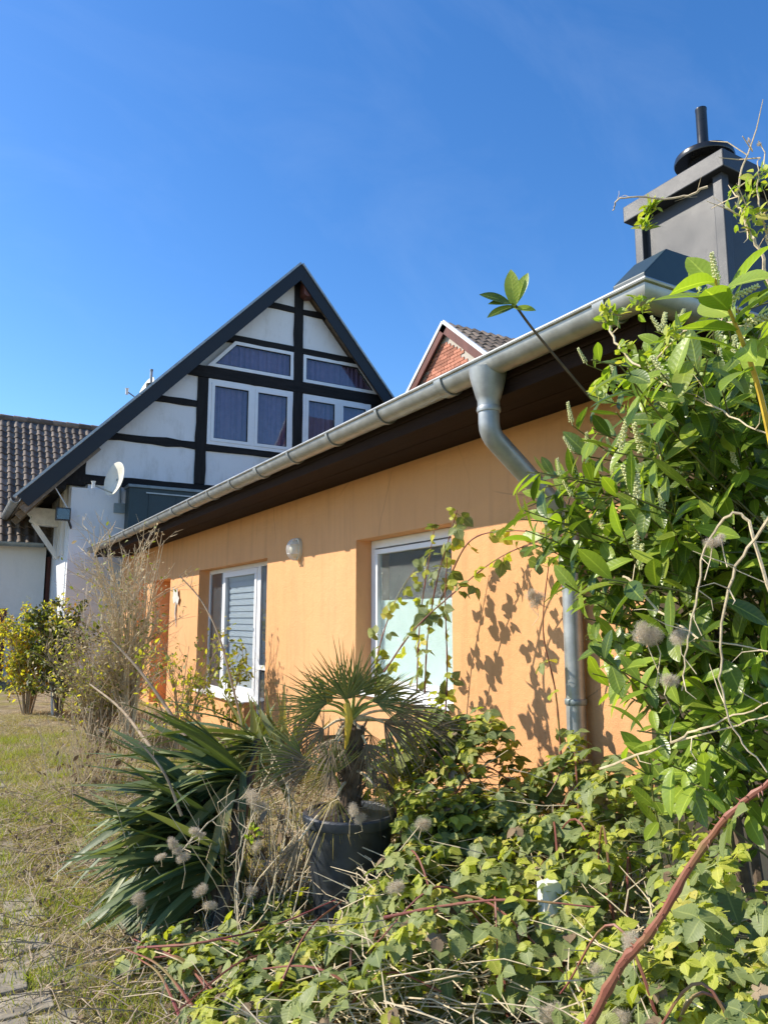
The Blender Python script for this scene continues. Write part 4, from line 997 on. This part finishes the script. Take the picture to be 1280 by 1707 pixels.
fr(640, 1205, .1, .9, -.35, .1, .34, 120, 28, 'palm_dead', .25, None, 'pale_stem')
fr(660, 1185, .25, 1, -.1, .0, .38, 110, 28, 'palm_dead', .25, None, 'pale_stem')
fr(720, 1215, .35, 1, -.25, .0, .36, 100, 26, 'palm_dead', .2, None, 'pale_stem')
fr(610, 1240, -.05, .4, -.9, .1, .26, 110, 22, 'palm_dead', .2, None, 'pale_stem')
fr(498, 1402, -.32, -.55, -.9, .1, .21, 50, 18, 'palm_dead', .0, None, 'pale_stem', (560, 1335))
for k in range(16):
    a = random.uniform(0, 6.28); q = Vector((math.cos(a), math.sin(a), 0)); zz = random.uniform(.0, .30); hub = Vector((POT.x, POT.y, crown.z - .08 - zz)) + q * random.uniform(.12, .24)
    frond(hub, q * .7 - UP * random.uniform(.2, 1.0), UP + q * .6 + rv(.3), random.uniform(.18, .28), random.uniform(60, 120), 16, random.choice(('palm_dead', 'palm_dead', 'palm_yellow')), .25, Vector((POT.x, POT.y, hub.z + .06)), 'pale_stem')
for ax, ay, mt in ((-.6, .9, 'palm_green'), (.6, .8, 'palm_green'), (-.9, .55, 'palm_yellow'), (.9, .5, 'palm_green'), (.1, 1, 'palm_green')):
    hub = crown + D(ax, ay, random.uniform(-.5, .5)) * .11 + UP * .02
    frond(hub, D(ax, ay, random.uniform(-.3, .5)), sf + rv(.5), random.uniform(.24, .32), random.uniform(80, 130), 22, mt, .15, crown, 'green_stem')
piece('yellow_stalk', 'yellow_stem', palm, lambda m: m.tube([W(578, 1172, PD - .06), W(582, 1200, PD - .08), W(576, 1250, PD - .05)], [.018, .022, .006], 8), True)

# ---- cherry laurel -------------------------------------------------
random.seed(60)
lb = Vector((2.75, 1.75, 0))
lau = thing('cherry_laurel', lb, 'tall glossy cherry laurel with pale flower spikes covering the annex corner', 'shrub')
LBX = [(470, 1215), (520, 1170), (570, 1020), (640, 900), (750, 870), (850, 845), (950, 885), (1050, 945), (1150, 975), (1250, 990), (1330, 1050)]
def lbound(y):
    for (a, xa), (b, xb) in zip(LBX, LBX[1:]):
        if a <= y <= b: return xa + (xb - xa) * (y - a) / (b - a)
    return 1300
kinds = [(k, t, 'laurel_leaf') for k, t in LAUREL] + [(k, t, 'laurel_young') for k, t in LAUREL]
Ms = []; spikes = []
def bad(p): return (p.x > WX - .05 and p.y > 2.72) or (p - EYE).length < 1.2 or (p.z > 2.78 and p.x > 2.4 and p.y > 1.95)
def shoot(pts, n, young, smin, smax, mat='twig_green', r=.005):
    pts = smoothpath(pts, 6); m = MB(); N_ = len(pts); m.tube(pts, [r * (1 - .6 * i / N_) for i in range(N_)], 5); m.build('branch', mat, lau, True)
    L = N_ - 1; st = int(L * .35)
    for k in range(n):
        f = st + (L - st) * (k + .5) / n; i = min(int(f), L - 1); p = pts[i].lerp(pts[i + 1], f - i); ax = (pts[i + 1] - pts[i]).normalized()
        a = k * 2.4 + random.uniform(-.4, .4); o1 = ax.orthogonal().normalized(); o2 = ax.cross(o1); d = o1 * math.cos(a) + o2 * math.sin(a)
        dd = (d * .9 + ax * random.uniform(.3, .9) + Vector((0, 0, random.uniform(-.45, .15)))).normalized()
        if bad(p) or bad(p + dd * .12): continue
        nrm = (UP * .6 + to_sun * .6 + ax * .4 + rv(.5)).normalized()
        Ms.append((random.randrange(3) + (3 if random.random() < young else 0), orient(p, dd, nrm, random.uniform(smin, smax))))
    return pts
for k in range(300):
    for _ in range(50):
        px, py = random.uniform(860, 1360), random.uniform(480, 1330)
        if px > lbound(py) + 15: break
    near = random.random(); dep = 2.15 + 1.25 * near
    if px < 1000: dep = random.uniform(2.7, 3.3)
    tip = W(px, py, dep)
    if bad(tip): tip = W(px, py, 2.2)
    if bad(tip): continue
    inner = Vector((lb.x + random.uniform(-.15, .35), lb.y + random.uniform(-.2, .45), max(.3, tip.z - random.uniform(.25, .6))))
    mid = inner.lerp(tip, .55) + Vector((0, 0, .06)) + rv(.06)
    yg = .6 if py > 1080 else .30  # more pale leaves low down, putting the backlit brightness into leaf colour
    pts = shoot([inner, mid, tip], random.randint(7, 13), yg, .085, .155)
    if random.random() < .45 and py < 900:
        for _ in range(random.randint(1, 2)): spikes.append((pts[-random.randint(1, 5)], UP + rv(.5)))
for k in range(16):
    tip = W(random.uniform(862, 965), random.uniform(770, 1000), random.uniform(2.9, 3.4))
    shoot([Vector((2.75, 2.1, tip.z - .1)), tip + CAMR * .22 + rv(.06), tip], random.randint(7, 11), .4, .09, .145)
# big bright sprig at the upper right, sprig over the gutter
shoot([W(1290, 760, 1.75), W(1262, 640, 1.72), W(1225, 540, 1.7), W(1190, 465, 1.68)], 15, 1.0, .13, .17, 'yellow_stem', .008)
spikes += [(W(1196, 475, 1.68), UP + rv(.3)), (W(1215, 500, 1.69), UP * .5 + CAMR), (W(1232, 545, 1.7), CAMR + UP * .4)]
SP = [W(985, 665, 3.05), W(930, 600, 3.0), W(885, 545, 2.95), W(858, 508, 2.9)]
pts = smoothpath(SP, 6); m = MB(); m.tube(pts, .0055, 6); m.build('branch', 'dark_bark', lau, True)
for ax, ay, s in ((-.15, 1, .15), (-1, .35, .13), (-1, -.35, .13), (.25, .9, .13), (-1, .02, .11), (.4, -.1, .09)):
    Ms.append((0 if ax < -.2 else 3, orient(W(856, 510, 2.9) + rv(.012), D(ax, ay, .25), sf * 1.1 + to_sun * .6 + UP * .3, s)))
foliage(lau, kinds, Ms, 300)
for a in range(6):
    tp = Vector((lb.x + random.uniform(-.25, .45), lb.y + random.uniform(-.2, .5), random.uniform(1.5, 2.5)))
    piece('trunk', 'dark_bark', lau, lambda m: m.tube(smoothpath([lb + Vector((random.uniform(-.1, .1), random.uniform(-.1, .1), -.03)), lb.lerp(tp, .5) + rv(.08), tp], 5), [.022 - .0012 * i for i in range(11)], 7), True)
sv = MB()
for k in range(40):
    a = k * 2.4; t = .15 + .85 * k / 40; c = Vector((.10 * (1.1 - t * .7) * math.cos(a), .10 * (1.1 - t * .7) * math.sin(a), t)); s = .05
    sv.add([c + Vector(v) * s for v in ((1, 0, 0), (-1, 0, 0), (0, 1, 0), (0, -1, 0), (0, 0, 1), (0, 0, -1))], [(0, 2, 4), (2, 1, 4), (1, 3, 4), (3, 0, 4), (2, 0, 5), (1, 2, 5), (3, 1, 5), (0, 3, 5)])
sv.tube([(0, 0, 0), (0, 0, .95)], .018, 4)
so_ = sv.build('flower_spike', 'blossom', lau, False, (0, 0, 0)); sm_ = so_.data; bpy.data.objects.remove(so_)
for p, d in spikes:
    q = UP.rotation_difference(Vector(d).normalized()); s = random.uniform(.075, .12)
    link('flower_spike', sm_, lau, None, Matrix.LocRotScale(p, q, (s, s, s)))

# ---- clematis with seed heads -------------------------------------
random.seed(70)
def seedhead():
    V = []; Fs = []
    cs = [Vector((0, 0, 0)), Vector((.45, .1, .15)), Vector((-.3, .4, -.1)), Vector((.05, -.4, .25))]
    for k in range(1900):
        c = random.choice(cs) * .8 + rv(.55 * random.random() ** .5); d = (c.normalized() * .5 + rv()).normalized(); s = d.orthogonal().normalized() * .007; L = random.uniform(.15, .42); b_ = rv(.10)
        n = len(V); V += [tuple(c - s), tuple(c + s), tuple(c + d * L * .5 + b_ + s), tuple(c + d * L * .5 + b_ - s), tuple(c + d * L)]; Fs += [(n, n + 1, n + 2), (n, n + 2, n + 3), (n + 3, n + 2, n + 4)]
    return mesh_np('seed_head', np.array(V), np.array(Fs), np.ones((len(V), 2)), RNG.random(len(V)), 'fluff', False)
SH = seedhead()
def vine(label, stems, tufts, heads, seed, foot):
    random.seed(seed); t = thing('clematis_vine', foot, label, 'vine', 'old clematis vines')
    for st in stems:
        P = [W(*q) for q in st[0]]; 
        for p in P: p.x = min(p.x, WX - .05) if p.y > 2.7 else p.x
        pts = smoothpath(P, 7); pts = [p + rv(.005) for p in pts]; m = MB(); m.tube(pts, [st[1] * (1 - .6 * i / len(pts)) for i in range(len(pts))], 5); m.build('stem', 'pale_stem', t, True)
        for k in range(st[2]):
            i = random.randrange(1, len(pts)); e = pts[i] + rv(.10) + UP * .03; e.x = min(e.x, WX - .03) if e.y > 2.7 else e.x
            MB().tube([pts[i], (pts[i] + e) / 2 + rv(.015), e], [.002, .0016, .0008], 4).build('twig', 'pale_stem', t)
    Ms = []
    for px, py, dep, n, s in tufts:
        c = W(px, py, dep)
        for k in range(n * 2): Ms.append((random.randrange(2), orient(c + rv(.03), rv() + UP * .6, to_sun + rv(.6), s * random.uniform(.4, .85))))
    foliage(t, [('sm', SMALL, 'bramble_young'), ('sm', SMALL, 'laurel_young')], Ms, 300)
    for px, py, dep, r in heads:
        p = W(px, py, dep); p.x = min(p.x, WX - .06) if p.y > 2.7 else p.x
        MB().tube([p + UP * .01, p - UP * r * 1.2 + rv(.02), p - UP * r * 2.4 + rv(.04)], [.0018, .0016, .0014], 4).build('stalk', 'pale_stem', t)
        link('seed_head', SH, t, None, Matrix.LocRotScale(p, Quaternion(rv(), random.uniform(0, 6)), (r * random.uniform(.75, 1.0), r * random.uniform(.6, .9), r * random.uniform(.6, 1.0))))
    return t
vine('pale clematis vine with fluffy seed heads trailing through the laurel', [
    ([(1285, 990, 1.9), (1240, 860, 1.95), (1180, 900, 2.0), (1150, 1050, 2.05), (1135, 1150, 2.1)], .005, 6),
    ([(1290, 850, 1.85), (1220, 960, 1.9), (1200, 1100, 1.95), (1215, 1200, 1.95), (1280, 1290, 1.9)], .0045, 5),
    ([(1015, 545, 2.7), (1040, 590, 2.6), (1110, 640, 2.4), (1190, 680, 2.2), (1290, 730, 2.0)], .005, 8),
    ([(1060, 640, 2.6), (1130, 560, 2.4), (1200, 540, 2.2), (1250, 545, 2.1)], .004, 6),
    ([(1040, 960, 2.6), (1090, 1010, 2.4), (1160, 1060, 2.2), (1290, 1090, 2.0)], .0045, 6),
    ([(1110, 1240, 2.2), (1180, 1210, 2.1), (1290, 1170, 1.95)], .004, 4), ([(1000, 1280, 2.6), (1150, 1230, 2.2), (1290, 1190, 2.0)], .004, 3)],
    [(1012, 525, 2.7, 16, .07), (1065, 510, 2.6, 12, .06), (1040, 590, 2.6, 10, .06), (1120, 560, 2.4, 10, .06), (1090, 600, 2.4, 8, .06), (1160, 640, 2.3, 10, .05), (1000, 650, 2.6, 8, .06), (1170, 470, 2.1, 14, .05)],
    [(1072, 1055, 2.2, .050), (1088, 1062, 2.2, .042), (1132, 1062, 2.15, .044), (1115, 1135, 2.1, .036), (1188, 905, 1.95, .032), (1200, 897, 1.97, .024), (893, 1000, 4.1, .07), (885, 990, 4.1, .05)], 71, (2.6, 1.5, 0))
vine('bare clematis stems with fresh tufts rising in front of the chimney', [
    ([(1300, 520, 1.9), (1265, 420, 1.9), (1240, 365, 1.92), (1230, 320, 1.95), (1248, 250, 1.95)], .005, 8),
    ([(1290, 440, 1.9), (1275, 380, 1.9), (1262, 310, 1.92), (1265, 262, 1.94)], .003, 5),
    ([(1300, 340, 1.9), (1250, 365, 1.9), (1225, 340, 1.92)], .003, 4)],
    [(1245, 368, 1.91, 14, .045), (1232, 332, 1.93, 12, .04), (1268, 300, 1.92, 16, .045), (1278, 370, 1.9, 10, .045)],
    [(1247, 235, 1.95, .010), (1264, 241, 1.94, .010)], 72, (2.7, 1.45, 0))
vine('short clematis tendril hanging over the chimney cap', [([(1180, 310, 4.25), (1130, 330, 4.35), (1090, 350, 4.45), (1062, 368, 4.5)], .008, 6)],
    [(1085, 350, 4.42, 14, .11), (1075, 376, 4.42, 14, .09)], [], 73, W(1180, 310, 4.3))
vine('dry clematis tangle with grey seed heads between yucca and pot', [
    ([(395, 1560, 3.4), (400, 1450, 3.55), (430, 1330, 3.75), (470, 1240, 3.9)], .006, 14), ([(440, 1520, 3.4), (470, 1420, 3.5), (480, 1320, 3.6), (440, 1230, 3.9)], .005, 14),
    ([(300, 1420, 3.3), (340, 1380, 3.4), (400, 1330, 3.6), (500, 1290, 3.7)], .004, 10), ([(392, 1520, 3.35), (395, 1430, 3.4), (420, 1360, 3.5)], .004, 8)],
    [(420, 1390, 3.5, 8, .05)], [(324, 1386, 3.25, .032), (335, 1392, 3.25, .026), (287, 1405, 3.2, .034), (268, 1428, 3.2, .032), (305, 1430, 3.2, .040), (297, 1418, 3.2, .03), (420, 1330, 3.6, .055), (434, 1345, 3.6, .05), (590, 1350, 3.5, .052), (600, 1365, 3.5, .04), (335, 1485, 3.2, .05), (232, 1500, 3.3, .05), (350, 1510, 3.2, .04), (430, 1410, 3.5, .04), (660, 1480, 3.0, .05), (705, 1375, 3.3, .05), (420, 1485, 3.3, .035), (1000, 1620, 2.2, .045), (920, 1690, 2.3, .06), (1035, 1695, 2.0, .035), (1050, 1570, 2.0, .04)], 74, (1.4, 3.5, 0))

# ---- shrubs --------------------------------------------------------
def shrub(name, label, cat, base, stems, height, spread, leafmat_, nleaf, lsize, bark, seed, r0=.012, lean=(0, 0), twig=9, lowleaf=.2, nparts=300, group=None, gl=.0):
    random.seed(seed); t = thing(name, (base.x, base.y, 0), label, cat, group); tips = []
    for k in range(stems):
        a = random.uniform(0, 6.28); r = random.uniform(0, .12) * spread
        p = Vector((base.x + r * math.cos(a), base.y + r * math.sin(a), -.03)); h = height * random.uniform(.55, 1.0); out = Vector((math.cos(a), math.sin(a), 0)) * spread * random.uniform(.2, 1.0) + Vector((lean[0], lean[1], 0)) * random.uniform(.3, 1)
        q1 = p + out * .3 + UP * h * .5 + rv(.05); q2 = p + out + UP * h
        for q in (q1, q2): q.x = min(q.x, WX - .12) if base.x < WX else q.x
        pts = smoothpath([p, q1, q2], 8); n = len(pts); m = MB(); m.tube(pts, [r0 * (1 - .8 * i / n) for i in range(n)], 5)
        for w in range(twig):
            i = random.randrange(n // 4, n); L = random.uniform(.12, .34) * height * (1.1 - .5 * i / n); d = (out.normalized() * .5 + UP * 1.1 + rv(.9)).normalized()
            e = pts[i] + d * L; e.x = min(e.x, WX - .06) if base.x < WX else e.x
            mid = (pts[i] + e) / 2 + rv(.03 * height * .5); m.tube([pts[i], mid, e], [r0 * .35, r0 * .25, r0 * .12], 4, False)
            for tt in (.35, .6, .8, 1.0): tips.append(pts[i].lerp(e, tt))
            for w2 in range(2):
                e2 = e.lerp(pts[i], random.uniform(.1, .6)); f2 = e2 + (d + rv(.9)).normalized() * L * .45; f2.x = min(f2.x, WX - .05) if base.x < WX else f2.x
                m.tube([e2, f2], [r0 * .18, r0 * .08], 3, False); tips += [f2, (e2 + f2) / 2]
        m.build('stem', bark, t)
    Ms = []
    for k in range(nleaf):
        p = random.choice(tips) + rv(.02 * height)
        if random.random() > lowleaf + (1 - lowleaf) * min(1, max(0, 1.15 - p.z / height * (1 - gl) if lowleaf < 0.5 else 1)): continue
        if p.x > WX - .03: continue
        Ms.append((random.choice(range(len(leafmat_))), orient(p, rv() + UP * .3, to_sun + rv(.8), lsize * random.uniform(.6, 1.3))))
    foliage(t, [('sm', SMALL, x) for x in leafmat_], Ms, nparts)
    return t
sbp = on(2, 0, 235, 1250)
shrub('bare_shrub', 'tall bare beige shrub in front of the annex end', 'shrub', Vector((sbp.x - .02, sbp.y + .5, 0)), 34, 2.65, .62, ['shrub_leaf', 'grass_dry'], 1100, .055, 'pale_stem', 81, .017, (-.15, 0), 10)
shrub('budding_shrub', 'budding green shrub below the garden window', 'shrub', on(2, 0, 300, 1262), 11, 1.55, .5, ['shrub_leaf', 'forsythia_leaf'], 900, .06, 'drybark', 82, .011, (0, 0), 9)
shrub('leafy_sapling', 'thin leafy sapling standing before the garden window blinds', 'sapling', on(2, 0, 385, 1260), 3, 1.65, .16, ['shrub_leaf', 'bramble_young'], 260, .075, 'drybark', 83, .008, (0, 0), 9, .9)
shrub('brown_thicket', 'dry brown thicket left of the bare shrub', 'shrub', on(2, 0, 165, 1238), 48, 1.5, .75, ['grass_dry', 'forsythia_leaf', 'shrub_leaf'], 3200, .05, 'drybark', 84, .010, (0, 0), 14)
shrub('yellow_shrub', 'yellow-green spring shrub by the white house', 'shrub', on(2, 0, 45, 1192), 26, 1.65, .55, ['forsythia_leaf', 'forsythia_leaf', 'shrub_leaf', 'orange_leaf'], 5200, .06, 'drybark', 85, .012, (0, 0), 12, .9)
shrub('evergreen_bush', 'dark green bush with bare lower stems beside the yellow shrub', 'shrub', on(2, 0, 100, 1200), 9, 1.75, .55, ['evergreen_leaf', 'evergreen_leaf', 'shrub_leaf'], 3600, .075, 'dark_bark', 86, .02, (.1, 0), 14, .95)
for lab, P_, r in (('long bare branch leaning diagonally past the garden window', [(412, 1235, 7.2), (392, 1160, 7.3), (365, 1060, 7.5), (335, 1000, 7.7), (300, 960, 7.8)], .014),
                   ('thick pale branch leaning left across the bare shrub', [(330, 1262, 6.8), (285, 1190, 7.0), (235, 1120, 7.2), (180, 1060, 7.4)], .022),
                   ('lower dry branch lying toward the yucca', [(290, 1300, 6.0), (240, 1230, 6.4), (200, 1180, 6.8), (150, 1140, 7.2)], .018),
                   ('dark bare stick standing in the yucca', [(303, 1360, 3.7), (275, 1290, 3.75), (240, 1245, 3.8), (232, 1240, 3.8)], .008)):
    pts = smoothpath([W(*q) for q in P_], 6); n = len(pts); m = MB(); m.tube(pts, [r * (1 - .6 * i / n) for i in range(n)], 7)
    for k in range(8):
        i = random.randrange(n // 2, n); m.tube([pts[i], pts[i] + rv(.12) + UP * .1], [r * .25, r * .1], 4, False)
    o = m.build('dead_branch', 'drybark', None, True); tag(o, lab, 'branch', 'dead branches in the shrubs')

# ---- dry weeds between yucca and pot
random.seed(88)
for lab, px, py, n, hh in (('tangle of dry straw-coloured stalks between yucca and pot', 455, 1500, 95, .7), ('sparse dry stalks standing behind the yucca on the straw', 170, 1310, 150, .75), ('dry brown stalks under the laurel beside the standpipe', 1030, 1560, 150, .55)):
    b0 = on(2, 0, px, py); t = thing('dry_weed', b0, lab, 'weeds', 'clumps of dry weeds'); m = MB()
    for k in range(n):
        q = b0 + Vector((random.gauss(0, .22), random.gauss(0, .22), 0)); q.x = min(q.x, WX - .1); d = Vector((random.gauss(0, .35), random.gauss(0, .35), 1)) * hh * random.uniform(.4, 1.0); e = q + d; e.x = min(e.x, WX - .05)
        m.tube([q, (q + e) / 2 + rv(.05), e, e + rv(.1)], [.0035, .003, .002, .0012], 4, False)
    o = m.build('stalks', 'pale_stem', t); tag(o, None, None, None, 'stuff')
    Ms = [orient(b0 + Vector((random.gauss(0, .22), random.gauss(0, .22), random.uniform(.05, hh * .8))), rv(), UP + rv(.8), random.uniform(.03, .08)) for _ in range(n)]
    joined('dead_leaves', t, SMALL, [M for M in Ms if M.translation.x < WX - .06], 'litter_leaf')
# ---- ground cover ---------------------------------------------------
random.seed(90)
def field(name, label, cat, mat, n, region, h, w, tilt, clump=None, keepf=None):
    Ms = []; cl = [(random.uniform(*region[:2]), random.uniform(*region[2:])) for _ in range(clump)] if clump else None
    while len(Ms) < n:
        if cl: c = random.choice(cl); x = c[0] + random.gauss(0, .07); y = c[1] + random.gauss(0, .07)
        else: x = random.uniform(*region[:2]); y = region[2] + (region[3] - region[2]) * random.random() ** 1.4
        if x > WX - .05: continue
        if keepf and not keepf(x, y): n -= .3; continue
        d = Vector((random.gauss(0, tilt), random.gauss(0, tilt), 1)); s = random.uniform(*h)
        Ms.append(orient((x, y, hgt(x, y) - .004 + (.03 if x < .5 and False else 0)), d, rv(), s) @ Matrix.Diagonal((w / s * random.uniform(.7, 1.3), 1, 1, 1)))
    o = joined(name, None, BLADE, Ms, mat); tag(o, label, cat); return o
pn = lambda x, y: math.sin(x * 3.1 + 1.3 * math.sin(y * 1.7)) * math.cos(y * 1.9 + .8 * math.sin(x * 2.3))
field('dry_grass', 'matted dry straw covering the ground beside the path', 'grass', 'grass_dry', 60000, (-.6, 3.2, 2.4, 13.5), (.04, .12), .004, 2.0)
field('moss_cover', 'low yellow-green moss between the paving stones', 'moss', 'moss', 95000, (-.5, 2.2, 2.4, 12.5), (.012, .036), .006, .9, None, lambda x, y: pn(x * 1.7, y * 1.3) > -.25)
field('green_grass', 'short green grass tufts along the path edge', 'grass', 'grass_green', 18000, (.2, 2.6, 2.5, 11), (.04, .10), .005, .6, 300)
Ms = []
for k in range(2600):
    x, y = random.uniform(.5, 3.2), 1.4 + 6 * random.random() ** 1.6
    Ms.append(orient((x, y, hgt(x, y) + random.uniform(.008, .03)), Vector((random.gauss(0, 1), random.gauss(0, 1), random.gauss(0, .25))), UP + rv(.6), random.uniform(.02, .055)))
tag(joined('leaf_litter', None, tpl([.02, .22, .3, .22, .01], -.25, .5), Ms, 'litter_leaf'), 'brown dead leaves scattered under the brambles', 'leaf litter')
m = MB()
for k in range(2200):
    x, y = random.uniform(.4, 3.15), 1.3 + 6 * random.random() ** 1.5; a = random.uniform(0, 6.28); L = random.uniform(.08, .35); z = hgt(x, y) + .01
    q = Vector((min(WX - .03, x + L * math.cos(a)), y + L * math.sin(a), z + random.uniform(0, .10)))
    m.tube([(x, y, z), (Vector((x, y, z)) + q) / 2 + rv(.02), q], [.003, .0026, .0016], 3, False)
tag(m.build('fallen_twigs', 'drybark'), 'thin dry twigs lying on the soil', 'twigs', None, 'stuff')
# white scrap by the wall foot
wp = W(935, 1520, 2.9)
o = MB().prism([W(905, 1478, 2.85), W(930, 1470, 2.9), W(965, 1500, 2.92), W(968, 1545, 2.88), W(940, 1555, 2.8), W(908, 1550, 2.8)], (.02, .06, .0)).build('plastic_sheet', 'white_metal', None, False, None, .004)
tag(o, 'scrap of white plastic caught in the brambles below the downpipe', 'plastic')
